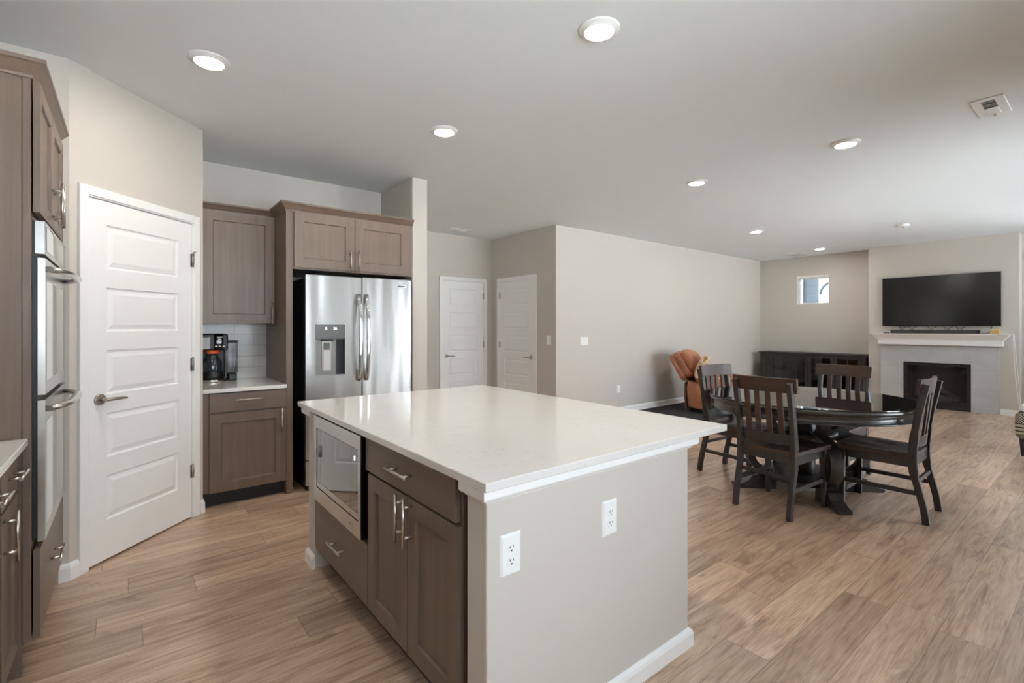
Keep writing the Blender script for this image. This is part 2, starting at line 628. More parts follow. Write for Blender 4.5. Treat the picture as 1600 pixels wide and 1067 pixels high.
    def build(s, name, mats, parent=None, bevel=0.0, seg=2, subsurf=0, smooth=None, angle=35):
        me = bpy.data.meshes.new(name)
        me.from_pydata([tuple(p) for p in s.v], [], s.f)
        for m in (mats if isinstance(mats, (list, tuple)) else [mats]):
            me.materials.append(M[m] if isinstance(m, str) else m)
        for p, sm, mi in zip(me.polygons, s.sm, s.mi):
            p.use_smooth = sm if smooth is None else smooth
            p.material_index = mi
        me.update()
        o = bpy.data.objects.new(name, me)
        COL.objects.link(o)
        if bevel:
            b = o.modifiers.new('bevel', 'BEVEL')
            b.width = bevel
            b.segments = seg
            b.limit_method = 'ANGLE'
            b.angle_limit = R(angle)
        if subsurf:
            b = o.modifiers.new('subdivision', 'SUBSURF')
            b.levels = b.render_levels = subsurf
        if parent is not None:
            o.parent = parent
            o.matrix_parent_inverse = Matrix.Translation(parent.location).inverted()
        return o


def tag(o, label=None, cat=None, group=None, kind=None):
    if label:
        o['label'] = label
    if cat:
        o['category'] = cat
    if group:
        o['group'] = group
    if kind:
        o['kind'] = kind
    return o


def empty(name, loc=(0, 0, 0)):
    o = bpy.data.objects.new(name, None)
    o.empty_display_size = 0.1
    COL.objects.link(o)
    o.location = loc
    return o


def thing(name, label, cat, loc=(0, 0, 0), group=None):
    return tag(empty(name, loc), label, cat, group)


def copy_tree(o, parent=None):
    c = o.copy()
    COL.objects.link(c)
    if parent is not None:
        c.parent = parent
    for ch in list(o.children):
        copy_tree(ch, c)
    return c


def struct(name, mb, mats, label=None, parent=None, bevel=0.0, **kw):
    o = mb.build(name, mats, parent, bevel, **kw)
    if parent is None:
        tag(o, label, None, None, 'structure')
        o['category'] = name.split('_')[0]
    return o


def text_mesh(body, size, T, name, mat, parent, depth=0.0006):
    cu = bpy.data.curves.new(name, 'FONT')
    cu.body = body
    cu.size = size
    cu.extrude = depth
    cu.align_x = 'CENTER'
    cu.align_y = 'CENTER'
    tmp = bpy.data.objects.new(name + '_curve', cu)
    COL.objects.link(tmp)
    dg = bpy.context.evaluated_depsgraph_get()
    me = bpy.data.meshes.new_from_object(tmp.evaluated_get(dg))
    bpy.data.objects.remove(tmp)
    me.name = name
    me.transform(T)
    me.materials.clear()
    me.materials.append(M[mat])
    o = bpy.data.objects.new(name, me)
    COL.objects.link(o)
    if parent is not None:
        o.parent = parent
        o.matrix_parent_inverse = Matrix.Translation(parent.location).inverted()
    return o


# ------------------------------------------------------------------ shell
XF = 10.66        # far living room wall
YB = 4.86         # kitchen back wall and living room wall line
YH = 6.37         # hall back wall
D0 = Vector((-0.244, 3.449, 0))
DU = Vector((0.70711, 0.70711, 0))
DN = Vector((0.70711, -0.70711, 0))
TP = frame(DU, (0, 0, 1), DN, D0)

struct('floor', MB().box(XL - 0.1, XF + 0.1, YR - 0.1, YH + 0.1, -0.1, 0), 'floor', 'warm oak plank floor running under the whole room')
struct('ceiling', MB().box(XL - 0.1, XF + 0.1, YR - 0.1, YH + 0.1, H, H + 0.1), 'ceil', 'plain pale grey ceiling with recessed lamps')
struct('wall_left', MB().box(XL - 0.1, XL, YR - 0.1, YH + 0.1, 0, H), 'wall', 'greige wall behind the left cabinets')
struct('wall_pantry', MB().box(XL, -0.245, 3.449, 3.53, 0, H), 'wall', 'greige wall at the far end of the oven cabinet')
mb = MB(TP)
mb.box(0.0, 0.098, 0, H, -0.1, 0).box(0.84, 0.937, 0, H, -0.1, 0).box(0.098, 0.84, 2.05, H, -0.1, 0)
struct('wall_corner', mb, 'wall', 'slanted greige wall holding the pantry door')
struct('wall_niche', MB().box(0.30, 0.419, 4.105, YB, 0, H), 'wall', 'greige wall return beside the coffee counter')
struct('wall_kitchen', MB().box(XL, 2.09, YB, YB + 0.1, 0, H), 'wall', 'greige wall above the refrigerator cabinets')
struct('wall_partition', MB().box(2.09, 2.25, 4.145, YH + 0.05, 0, H), 'wall', 'greige partition end beside the refrigerator', bevel=0.012)
mb = MB()
mb.box(2.2, 3.69, YH, YH + 0.1, 0, H).box(4.48, 4.75, YH, YH + 0.1, 0, H).box(3.69, 4.48, YH, YH + 0.1, 2.06, H)
struct('wall_hall', mb, 'wall', 'greige back wall of the hall')
mb = MB()
mb.box(4.622, 4.74, 6.165, YH, 0, H).box(4.622, 4.74, YB + 0.12, 5.305, 0, H).box(4.622, 4.74, 5.305, 6.165, 2.06, H)
struct('wall_hall_side', mb, 'wall', 'greige side wall of the hall')
struct('wall_closet_back', MB().box(3.5, 4.84, YH + 0.085, YH + 0.2, 0, H), 'wall', 'added slab blocking light leaks behind the left hall door')  # added, unseen: stops outside light leaking under the door
struct('wall_closet_side', MB().box(4.725, 4.84, YB + 0.1, YH + 0.09, 0, H), 'wall', 'added slab blocking light leaks behind the right hall door')  # second added slab, keeps daylight out of the side door gap
struct('wall_living', MB().box(4.622, XF, YB, YB + 0.12, 0, H), 'wall', 'long greige living room wall')
WY0, WY1, WZ0, WZ1 = 3.56, 4.135, 1.79, 2.37
mb = MB()
mb.box(XF, XF + 0.16, WY1, YB + 0.1, 0, H).box(XF, XF + 0.16, FW[1], WY0, 0, H).box(XF, XF + 0.16, YR - 0.14, FW[0], 0, H)
mb.box(XF, XF + 0.16, FW[0], FW[1], 0, FW[2]).box(XF, XF + 0.16, FW[0], FW[1], FW[3], H)
mb.box(XF, XF + 0.16, WY0, WY1, 0, WZ0).box(XF, XF + 0.16, WY0, WY1, WZ1, H)
struct('wall_far', mb, 'wall', 'greige far wall with the small high window')
# chimney breast with an opening for the firebox
FX, FY0, FY1 = 10.36, 0.966, 2.832
mb = MB()
mb.box(FX, XF, FY0, 1.50, 0, H).box(FX, XF, 2.31, FY1, 0, H).box(FX, XF, 1.50, 2.31, 0.73, H).box(FX + 0.28, XF, 1.50, 2.31, 0, 0.73)
struct('wall_fireplace', mb, 'wall', 'greige chimney breast behind the television')
# window wall
mb = MB()
xs = XL - 0.1
for (a, b, c, d) in WINDOWS:
    mb.box(xs, a, YR - 0.14, YR, 0, H)
    mb.box(a, b, YR - 0.14, YR, 0, c)
    mb.box(a, b, YR - 0.14, YR, d, H)
    xs = b
mb.box(xs, XF + 0.1, YR - 0.14, YR, 0, H)
struct('wall_right', mb, 'wall', 'greige wall with the large windows')
for k, (a, b, c, d) in enumerate(WINDOWS):
    mb = MB()
    for (u0, u1, v0, v1) in ((a, a + .05, c, d), (b - .05, b, c, d), (a, b, c, c + .05), (a, b, d - .05, d), ((a + b) / 2 - .03, (a + b) / 2 + .03, c, d)):
        mb.box(u0, u1, YR - 0.11, YR - 0.05, v0, v1)
    w = struct('window_%d' % (k + 2), mb, 'white', 'white framed window in the right wall')
    struct('window_pane', MB().box(a + .05, b - .05, YR - 0.083, YR - 0.078, c + .05, d - .05), 'pane', parent=w)

a, b, c, d = FW
mb = MB()
for (u0, u1, v0, v1) in ((a, a + .05, c, d), (b - .05, b, c, d), (a, b, c, c + .05), (a, b, d - .05, d), ((a + b) / 2 - .03, (a + b) / 2 + .03, c, d)):
    mb.box(XF + 0.03, XF + 0.09, u0, u1, v0, v1)
w = struct('window_5', mb, 'white', 'white framed window right of the chimney breast')
struct('window_pane', MB().box(XF + .058, XF + .063, a + .05, b - .05, c + .05, d - .05), 'pane', parent=w)

# ---- small high window
mb = MB()
x0 = XF + 0.10
for (y0, y1, z0, z1) in ((WY1 - .025, WY1, WZ0, WZ1), (WY0, WY0 + .02, WZ0, WZ1), (WY0, WY1, WZ0, WZ0 + .025), (WY0, WY1, WZ1 - .03, WZ1)):
    mb.box(x0, x0 + 0.05, y0, y1, z0, z1)
mb.box(XF - 0.004, XF + 0.16, WY1 - 0.006, WY1, WZ0, WZ1).box(XF - 0.004, XF + 0.16, WY0, WY0 + 0.006, WZ0, WZ1)
mb.box(XF - 0.004, XF + 0.16, WY0, WY1, WZ0, WZ0 + 0.008)
w1 = struct('window_1', mb, 'white', 'small high square window on the far wall')
struct('window_pane', MB().box(x0 + .02, x0 + .026, WY0 + .02, WY1 - .025, WZ0 + .025, WZ1 - .03), 'pane', parent=w1)
mb = MB()
mb.box(XF + 0.03, XF + 0.075, WY0 + .008, WY1 - .008, WZ1 - 0.05, WZ1 - 0.002)
for k in range(6):
    mb.box(XF + 0.03, XF + 0.075, WY0 + .01, WY1 - .01, WZ1 - 0.056 - k * 0.006, WZ1 - 0.052 - k * 0.006)
blind = mb.build('window_blind', 'white')
tag(blind, 'white raised blind at the top of the small high window', 'blind')

struct('wall_shade_block', MB().box(XL - 0.1, XF + 0.3, YR - 0.14, YH + 0.1, H + 0.12, 7.6), 'siding', 'unseen block above the ceiling, added to shade the side yard')  # added unseen mass; its height keeps sun and sky off the neighbour's siding
# ---- outdoors: neighbouring house and ground
mb = MB()
mb.box(14.0, 16.0, 1.0, 12.0, 0, 8.5)
house = mb.build('neighbour_house', 'siding')
tag(house, 'blue grey house with lap siding seen through the small window', 'house')
mb = MB()
mb.box(13.93, 14.0, 5.27, 5.32, 0, 5.5)
mb.build('corner_trim', 'white', house)
mb = MB()
mb.box(13.9, 14.0, 3.9, 4.87, 0, 5.5)
mb.build('white_panel', 'white', house)
mb = MB()
pts = [(13.88, 4.50 + 0.33 * cos(t), 2.15 + 0.33 * sin(t)) for t in [pi * k / 16 for k in range(0, 17)]]
mb.tube(pts, 0.03, 8)
mb.build('arched_trim', 'siding', house)
g = MB().box(-15, 30, -30, 20, -0.35, -0.12).build('ground', 'reflector')  # unseen ground, added as a bright bounce surface for the windows
tag(g, 'unseen pale ground patio outside the windows', 'ground', None, 'structure')

# ------------------------------------------------------------------ baseboards
BB = [(0, 0), (0.015, 0), (0.015, 0.066), (0.011, 0.080), (0.004, 0.089), (0, 0.09)]


def baseboard(name, path, side, label):
    struct(name, MB().sweep(path, BB, side), 'white', label)


def pd(t):
    q = D0 + DU * t
    return (q.x, q.y)


baseboard('baseboard_pantry', [(-0.285, 3.449), pd(0.0), pd(0.045)], -1, 'white baseboard left of the pantry door')
baseboard('baseboard_niche', [pd(0.905), pd(0.937), (0.419, 4.155)], -1, 'white baseboard right of the pantry door')
baseboard('baseboard_partition', [(2.09, 4.145), (2.25, 4.145), (2.25, 6.3)], -1, 'white baseboard around the partition end')
baseboard('baseboard_hall', [(2.25, YH), (3.65, YH)], -1, 'white baseboard on the hall back wall')
baseboard('baseboard_hall_side', [(4.622, 5.25), (4.622, YB), (XF, YB)], -1, 'white baseboard along the living room wall')
baseboard('baseboard_far', [(XF, YB), (XF, FY1), (FX, FY1), (FX, 2.655)], -1, 'white baseboard on the far wall')
baseboard('baseboard_fireplace', [(FX, 1.165), (FX, FY0), (XF, FY0), (XF, YR)], -1, 'white baseboard right of the fireplace')


# ------------------------------------------------------------------ interior doors
def make_door(n, T, u0, u1, ztop, cas, lever_left, hinges, label, lever_z):
    """leaf u0..u1 in wall frame T, casing width cas"""
    nu = u1 - u0
    pw0, pw1 = u0 + 0.105, u1 - 0.115
    ps = [(pw0, pw1, 0.235 + k * 0.357, 0.235 + k * 0.357 + 0.25) for k in range(5)]
    mb = MB(T)
    mb.panel_slab(u0, u1, 0.012, ztop, 0.035, ps, [(0.004, -0.009), (0.012, -0.0105), (0.040, -0.002)])
    leaf = struct('door_%d' % n, mb, 'white', label, bevel=0.0)
    mb = MB(T)
    g = 0.004
    for (a, b, c, d) in ((u0 - cas, u0 - g - 0.008, 0, ztop + cas), (u1 + g + 0.008, u1 + cas, 0, ztop + cas), (u0 - g - 0.008, u1 + g + 0.008, ztop + g + 0.008, ztop + cas)):
        mb.box(a, b, c, d, -0.001, 0.017)
    for (a, b, c, d) in ((u0 - g - 0.02, u0 - g, 0, ztop + 0.012), (u1 + g, u1 + g + 0.02, 0, ztop + 0.012), (u0 - g, u1 + g, ztop + g, ztop + 0.018)):
        mb.box(a, b, c, d, -0.06, 0.006)
    mb.build('door_casing', 'white', leaf, 0.003)
    lu = u0 + 0.062 if lever_left else u1 - 0.062
    sg = 1 if lever_left else -1
    mb = MB(T)
    mb.cyl((lu, lever_z, -0.001), (lu, lever_z, 0.012), 0.033, 0.030, 24)
    mb.cyl((lu, lever_z, 0.01), (lu, lever_z, 0.05), 0.011, 0.010, 14)
    mb.tube([(lu - sg * 0.008, lever_z, 0.05), (lu + sg * 0.03, lever_z, 0.052), (lu + sg * 0.09, lever_z - 0.002, 0.05), (lu + sg * 0.125, lever_z - 0.006, 0.046)],
            [0.010, 0.010, 0.0085, 0.0065], 10)
    mb.build('door_handle', 'darknickel', leaf)
    hu = u1 + 0.004 if lever_left else u0 - 0.004
    for z in hinges:
        mb = MB(T)
        mb.cyl((hu, z - 0.045, 0.008), (hu, z + 0.045, 0.008), 0.0065, n=10)
        mb.cyl((hu, z + 0.045, 0.008), (hu, z + 0.052, 0.008), 0.0045, n=8)
        mb.box(hu - 0.016, hu + 0.016, z - 0.045, z + 0.045, -0.001, 0.003)
        mb.build('hinge', 'darknickel', leaf)
    mb = MB(T)
    z = hinges[-1]
    mb.tube([(hu, z + 0.056, 0.01), (hu + 0.0, z + 0.058, 0.03), (hu - (0.03 if lever_left else -0.03), z + 0.056, 0.045)], 0.004, 8)
    mb.build('door_stop', 'darknickel', leaf)
    return leaf


make_door(1, TP, 0.104, 0.833, 2.045, 0.062, True, (0.327, 1.072, 1.795), 'white five panel pantry door on the slanted wall', 0.925)
make_door(2, face_my((0, YH, 0)), 3.715, 4.455, 2.035, 0.062, True, (0.33, 1.055, 1.82), 'white five panel door on the hall back wall, left one', 0.893)
make_door(3, face_mx((4.622, 0, 0)), -6.145, -5.326, 2.035, 0.062, False, (0.33, 1.055, 1.82), 'white five panel door on the hall side wall, right one', 0.889)
# behind the hall doors there are no rooms, only added slabs that stop light

# ------------------------------------------------------------------ cabinets
SH = [(0.0015, -0.0005), (0.003, -0.0085)]


def shaker(T, u0, u1, v0, v1, rail, th=0.02):
    mb = MB(T)
    mb.panel_slab(u0, u1, v0, v1, th, [(u0 + rail, u1 - rail, v0 + rail, v1 - rail)], [(0.003, -0.002), (0.0045, -0.0105)])
    return mb


def slab(T, u0, u1, v0, v1, th=0.02):
    return MB(T).box(u0, u1, v0, v1, -th, 0)


def add_pull(T, c, L, vert, parent):
    return MB(T).pull(c, L, vert).build('pull_handle', 'nickel', parent)


CROWN = [(0, 0), (0.006, 0), (0.008, 0.012), (0.014, 0.018), (0.042, 0.05), (0.05, 0.054), (0.05, 0.07), (0, 0.07)]


def crown(path, side, z, k=1.0):
    return MB().sweep(path, [(o * k, z + h * k) for o, h in CROWN], side)


# ---- tall oven cabinet (left)
OX = -0.293
ty0, ty1 = 2.60, 3.445
tall = thing('oven_cabinet', 'tall brown cabinet tower holding the steel double wall oven at left', 'cabinet', (-0.6, 3.0, 0))
mb = MB()
mb.box(XL + .002, OX - 0.0245, ty0 + .005, ty0 + 0.02, 0.0, 2.29)
mb.box(XL + .002, OX - 0.02, ty1 - 0.02, ty1, 0.0, 2.29)
mb.box(XL + .002, OX - 0.02, ty0 + .02, ty1 - .02, 2.27, 2.29)
mb.box(XL + .002, OX - 0.02, ty0 + .02, ty1 - .02, 0.11, 0.13)
mb.box(XL + .002, XL + .012, ty0 + .02, ty1 - .02, 0.13, 2.27)
mb.build('carcass', 'cab', tall, 0.0015)
mb = MB()
mb.box(OX - 0.024, OX, ty0, ty0 + 0.032, 0.128, 2.29).box(OX - 0.024, OX, ty1 - 0.032, ty1, 0.128, 2.29)
for (z0, z1) in ((2.25, 2.29), (1.75, 1.785), (0.44, 0.497), (0.128, 0.145)):
    mb.box(OX - 0.024, OX, ty0 + .032, ty1 - .032, z0, z1)
mb.build('face_frame', 'cab', tall, 0.0015)
MB().box(XL + .002, OX - 0.07, ty0 + .022, ty1 - .022, 0.0, 0.11).build('toe_kick', 'toe', tall)
crown([(XL + .002, ty0), (OX, ty0), (OX, ty1)], -1, 2.283, 0.95).build('crown_molding', 'caby', tall, 0.001)
T = face_px((OX + 0.025, 0, 0))
for (a, b, hu) in ((ty0 + 0.006, 3.018, 2.985), (3.022, ty1 - 0.006, 3.055)):
    d = shaker(T, a, b, 1.775, 2.28, 0.058).build('door', 'cab', tall, 0.001)
    add_pull(T, (hu, 1.885, 0), 0.19, True, d)
dr = slab(T, ty0 + 0.006, ty1 - 0.006, 0.135, 0.47).build('drawer', 'cab', tall, 0.0015)
add_pull(T, (3.0, 0.31, 0), 0.19, False, dr)

# ---- double wall oven
ov = thing('wall_oven', 'stainless steel double wall oven built into the tall left cabinet', 'oven', (-0.4, 3.02, 0.5))
ya, yb = 2.632, 3.412
MB().box(-0.86, OX - 0.03, ya + 0.02, yb - 0.02, 0.52, 1.735).build('oven_body', 'black', ov)
MB().box(OX - 0.03, OX + 0.014, ya + 0.004, yb - 0.004, 0.50, 1.743).build('oven_frame', 'black', ov, 0.001)
T = face_px((OX + 0.037, 0, 0))
cp = MB(T).box(ya, yb, 1.617, 1.748, -0.031, 0).build('control_panel', 'steelf', ov, 0.002)
MB(T).box(ya + .035, yb - .02, 1.635, 1.73, 0.0, 0.0012).build('control_glass', 'mirrorg', cp, 0.0005)
for k in range(4):
    MB(T).box(2.80 + k * .03, 2.815 + k * .03, 1.735, 1.739, 0.0, 0.0008).build('mark', 'slot', cp)
for (z0, z1) in ((1.066, 1.603), (0.493, 1.045)):
    dmb = MB(T)
    dmb.panel_slab(ya, yb, z0, z1, 0.0225, [(ya + .04, yb - .04, z0 + 0.05, z1 - 0.085)], [(0.0015, -0.0015)])
    d = dmb.build('oven_door', 'steelf', ov, 0.002)
    MB(T).box(ya + .0425, yb - .0425, z0 + 0.0525, z1 - 0.0875, -0.0015, 0.0002).build('door_glass', 'mirrorg', d)
    zz = z1 - 0.04
    mb = MB(T)
    n = 15
    pts = []
    for k in range(n):
        s_ = k / (n - 1)
        pts.append((ya + 0.05 + s_ * (yb - ya - 0.10), zz, 0.006 + 0.058 * (1 - abs(2 * s_ - 1) ** 4)))
    mb.tube(pts, 0.017, 12, 0.75, (0, 1, 0))
    mb.build('oven_handle', 'steelf', d)

# ---- left base run
BX = -0.325
run = [('left_near', 1.42, 1.86), ('left_mid', 1.86, 2.272), ('left_far', 2.275, 2.592)]
units = [(1.90, 2.272, 'brown base cabinet at the left edge, nearer the viewer'), (2.276, 2.594, 'narrow brown base cabinet tucked against the tall oven cabinet')]
for (a, b, lab) in units:
    c = thing('base_cabinet', lab, 'cabinet', (-0.6, (a + b) / 2, 0), 'base cabinets under the left counter')
    MB().box(XL + .002, BX - 0.02, a + .001, b - .001, 0.11, 0.878).build('carcass', 'cab', c, 0.001)
    MB().box(XL + .002, BX - 0.09, a + .001, b - .001, 0.0, 0.11).build('toe_kick', 'toe', c)
    T = face_px((BX, 0, 0))
    d = slab(T, a + .004, b - .022, 0.72, 0.866).build('drawer', 'caby', c, 0.0015)
    add_pull(T, ((a + b) / 2 + (0.01 if b > 2.4 else 0.05), 0.803, 0), 0.16 if b < 2.4 else 0.15, False, d)
    d = shaker(T, a + .004, b - .022, 0.128, 0.712, 0.057).build('door', 'cab', c, 0.001)
    add_pull(T, (a + 0.03, 0.632, 0), 0.17, True, d)
ct = MB().box(XL + .002, -0.30, 1.55, 2.597, 0.879, 0.907).build('countertop', 'quartz', None, 0.003)
tag(ct, 'white quartz countertop corner at the left edge by the oven cabinet', 'countertop')

# ---- fridge wall cabinets
NX0 = 0.421
PX0, PX1 = 0.987, 1.036      # tall end panel
FYF = 4.15
base = thing('base_cabinet', 'brown base cabinet under the coffee maker beside the pantry door', 'cabinet', (0.7, 4.5, 0))
MB().box(NX0, PX0 - .001, FYF, YB - .012, 0.115, 0.848).build('carcass', 'cab', base, 0.001)
MB().box(NX0, PX0 - .001, FYF + 0.07, YB - .012, 0.0, 0.115).build('toe_kick', 'toe', base)
T = face_my((0, FYF - 0.02, 0))
d = slab(T, 0.463, 0.979, 0.702, 0.84).build('drawer', 'cabh', base, 0.0015)
add_pull(T, (0.724, 0.788, 0), 0.19, False, d)
d = shaker(T, 0.463, 0.979, 0.115, 0.692, 0.072).build('door', 'cab', base, 0.001)
add_pull(T, (0.948, 0.606, 0), 0.18, True, d)
ct = MB().box(NX0, PX0 - .001, 4.115, YB - .012, 0.849, 0.878).build('countertop', 'quartz', None, 0.003)
tag(ct, 'short white quartz countertop under the coffee maker', 'countertop')
bs = struct('backsplash', MB().box(NX0, PX0 - .001, YB - .011, YB - .001, 0.879, 1.366), 'tile', 'pale grey subway tile backsplash')
up = thing('upper_cabinet', 'brown single door cabinet hung above the coffee maker', 'cabinet', (0.7, 4.7, 1.37))
MB().box(NX0, PX0 - .001, 4.535, YB - .002, 1.366, 2.27).build('carcass', 'cab', up, 0.001)
T = face_my((0, 4.515, 0))
d = shaker(T, 0.458, 0.983, 1.362, 2.262, 0.072).build('door', 'cab', up, 0.001)
add_pull(T, (0.958, 1.447, 0), 0.18, True, d)
crown([(NX0, 4.535), (PX0 - .001, 4.535)], -1, 2.262, 0.9).build('crown_molding', 'cabh', up, 0.001)
fc = thing('fridge_cabinet', 'brown cabinet surround with two doors above the refrigerator', 'cabinet', (1.5, 4.5, 0))
MB().box(PX0, PX1, FYF, YB - .002, 0.0, 2.27).build('end_panel', 'cab', fc, 0.001)
MB().box(PX0 + .001, PX1 + .006, FYF - 0.008, FYF + 0.10, 0.0, 0.045).build('base_block', 'cab', fc, 0.001)
MB().box(PX1, 2.088, FYF, YB - .002, 1.80, 2.27).build('upper_box', 'cab', fc, 0.001)
T = face_my((0, FYF - 0.02, 0))
for (a, b, hu) in ((1.044, 1.534, 1.492), (1.54, 2.044, 1.566)):
    d = shaker(T, a, b, 1.815, 2.262, 0.075).build('door', 'cab', fc, 0.001)
    add_pull(T, (hu, 1.90, 0), 0.18, True, d)
crown([(PX0, 4.49), (PX0, FYF), (2.087, FYF)], -1, 2.262, 0.97).build('crown_molding', 'cabh', fc, 0.001)

# ---- refrigerator
fr = thing('refrigerator', 'stainless steel french door refrigerator with water dispenser in left door', 'refrigerator', (1.58, 4.45, 0))
fx0, fx1, fyf = 1.118, 2.045, 4.085
MB().box(fx0 + .012, fx1 - .012, fyf + 0.075, YB - .02, 0.03, 1.735).build('body', 'black', fr, 0.004)
MB().box(fx0 + .02, fx0 + .09, fyf + 0.01, fyf + 0.12, 1.737, 1.762).build('hinge_cover', 'black', fr, 0.004)
T = face_my((0, fyf, 0))
xs_ = 1.582
dx0, dx1, dz0, dz1 = 1.193, 1.436, 0.93, 1.357
mb = MB(T)
mb.panel_slab(fx0, xs_ - .004, 0.70, 1.755, 0.065, [(dx0, dx1, dz0, 1.231)], [(0.0, -0.052)])
ld = mb.build('left_door', 'steel', fr, 0.004)
# dispenser: bezel, screen, recess
dp = MB(T).box(dx0 + .001, dx1 - .001, 1.232, dz1 - .002, 0.0002, 0.0025).build('dispenser_screen', 'display', ld, 0.001)
a, b, c, d_ = dx0 + .001, dx1 - .001, dz0 + .001, 1.230
W0 = -0.0515
mb = MB(T)
mb.box(a - .004, a + .001, c, d_, 0.0002, 0.003).box(b - .001, b + .004, c, d_, 0.0002, 0.003).box(a - .004, b + .004, c - .005, c + .001, 0.0002, 0.006)
mb.build('dispenser_rim', 'steelf', ld, 0.001)
MB(T).box(a, b, c, d_, W0 - .0003, W0 + .001).build('dispenser_recess', 'steeld', ld)
MB(T).box(b - .058, b - .001, c + .004, d_ - .002, W0 + .001, W0 + .004).build('dispenser_side', 'black', ld)
MB(T).box(a + .001, b - .001, c, c + .004, W0 + .001, -0.001).build('drip_tray', 'steelf', ld)
u0_, u1_ = a + .064, a + .142
pdl = MB(T).box(u0_, u1_, c + .035, d_ - .012, W0 + .001, W0 + .008).build('paddle_frame', 'darknickel', ld, 0.002)
MB(T).box(u0_ + .010, u1_ - .010, c + .045, d_ - .095, W0 + .006, W0 + .016).build('paddle', 'greyplastic', ld, 0.002)
MB(T).box(u0_ + .014, u1_ - .014, d_ - .088, d_ - .030, W0 + .006, W0 + .012).build('ice_chute', 'display', ld, 0.002)
MB(T).box(a + .055, u1_ + .012, d_ - .016, d_ - .001, W0 + .001, -0.012).build('nozzle', 'black', ld, 0.003)
for ch, ux in (('0', 1.279), ('36', 1.352)):
    text_mesh(ch, 0.030, T @ Matrix.Translation((ux, 1.318, 0.0029)), 'display_digits', 'digits', ld)
for k, (ux, vz) in enumerate([(1.21, 1.335), (1.21, 1.31), (1.21, 1.285), (1.235, 1.312), (1.24, 1.322), (1.39, 1.325), (1.41, 1.335), (1.415, 1.31), (1.41, 1.285), (1.215, 1.262), (1.285, 1.262), (1.315, 1.262), (1.345, 1.262)]):
    MB(T).box(ux, ux + .014, vz, vz + .003, 0.0024, 0.0031).build('button_mark', 'slot', ld)
mb = MB(T)
mb.panel_slab(xs_ + .004, fx1, 0.70, 1.762, 0.06, [], [])
rd = mb.build('right_door', 'steel', fr, 0.004)
bz = MB(T).box(1.908, 1.998, 1.688, 1.712, 0.0, 0.0025).build('badge', 'chrome', rd, 0.001)
MB(T).box(1.915, 1.99, 1.699, 1.7035, 0.0025, 0.003).build('badge_line', 'slot', bz)
for ux, par in ((1.549, ld), (1.617, rd)):
    mb = MB(T)
    pts = []
    for k in range(17):
        s_ = k / 16
        pts.append((ux, 0.875 + s_ * 0.735, 0.012 + 0.052 * (1 - abs(2 * s_ - 1) ** 3)))
    mb.tube(pts, 0.018, 12, 0.62, (0, 0, 1))
    mb.build('door_handle', 'chrome', par)
f1 = MB(T).box(fx0, fx1, 0.255, 0.692, -0.06, 0).build('freezer_drawer', 'steel', fr, 0.004)
mb = MB(T)
mb.tube([(fx0 + .06 + k / 12 * (fx1 - fx0 - .12), 0.62, 0.012 + 0.045 * (1 - abs(2 * k / 12 - 1) ** 4)) for k in range(13)], 0.016, 12, 0.7, (0, 1, 0))
mb.build('drawer_handle', 'chrome', f1)
MB(T).box(fx0, fx1, 0.05, 0.248, -0.06, 0).build('lower_drawer', 'steel', fr, 0.004)
MB().box(fx0 + .02, fx1 - .02, fyf + 0.03, YB - .03, 0.0, 0.05).build('kick_plate', 'black', fr)

# ---- coffee maker
cm = thing('coffee_maker', 'black and steel coffee maker with carafe on the short counter', 'coffee maker', (0.55, 4.73, 0.878))
cz = 0.879
mb = MB()
mb.lathe((0.545, 4.715, cz), [(0.105, 0), (0.107, 0.006), (0.107, 0.018), (0.100, 0.022)], 40)
mb.box(0.455, 0.64, 4.72, 4.835, cz, cz + .022)
mb.build('base_plate', 'chrome', cm)
MB().box(0.448, 0.645, 4.745, 4.836, cz + .022, cz + .30).build('column', 'black', cm, 0.012, 3)
hd = MB().box(0.448, 0.652, 4.625, 4.836, cz + .262, cz + .395).build('brew_head', 'black', cm, 0.012, 3)
MB().box(0.455, 0.528, 4.620, 4.64, cz + .268, cz + .372).build('steel_front', 'steeld', hd, 0.006)
mb = MB()
mb.cyl((0.583, 4.655, cz + .262), (0.583, 4.655, cz + .394), 0.046, n=28)
mb.build('control_drum', 'blackg', hd)
for k in range(3):
    mb = MB().box(0.556 + k * .026, 0.572 + k * .026, 4.607 + abs(k - 1) * .003, 4.612 + abs(k - 1) * .003, cz + .290, cz + .298)
    mb.build('button', 'plastic', hd, 0.001)
MB().box(0.57, 0.612, 4.606, 4.611, cz + .368, cz + .3715).build('display_line', 'plastic', hd)
MB().box(0.578, 0.60, 4.6065, 4.611, cz + .350, cz + .356).build('display_text', 'plastic', hd)
MB().box(0.567, 0.602, 4.6075, 4.61, cz + .315, cz + .342).build('display', 'display', hd)
mb = MB()
mb.lathe((0.55, 4.69, cz + .232), [(0.044, 0), (0.05, 0.006), (0.052, 0.03)], 28)
mb.build('orange_glow_ring', 'amber', cm)  # ring that is lit orange; its glow is only painted
mb = MB()
mb.lathe((0.545, 4.69, cz + .024), [(0.055, 0), (0.072, 0.02), (0.076, 0.075), (0.074, 0.13), (0.058, 0.165), (0.042, 0.185), (0.044, 0.203)], 32)
cf = mb.build('carafe', 'carafe', cm)
MB().lathe((0.545, 4.69, cz + .023), [(0.0765, 0.0), (0.0785, 0.02), (0.0785, 0.062), (0.0775, 0.068)], 32).build('carafe_band', 'black', cf)
MB().tube([(0.49, 4.615, cz + .19), (0.478, 4.58, cz + .165), (0.478, 4.575, cz + .10), (0.49, 4.62, cz + .07)], 0.009, 10).build('carafe_handle', 'black', cf)
mb = MB()
mb.box(0.658, 0.733, 4.69, 4.835, cz + .055, cz + .325)
rs = mb.build('water_reservoir', 'clear', cm, 0.01, 3)
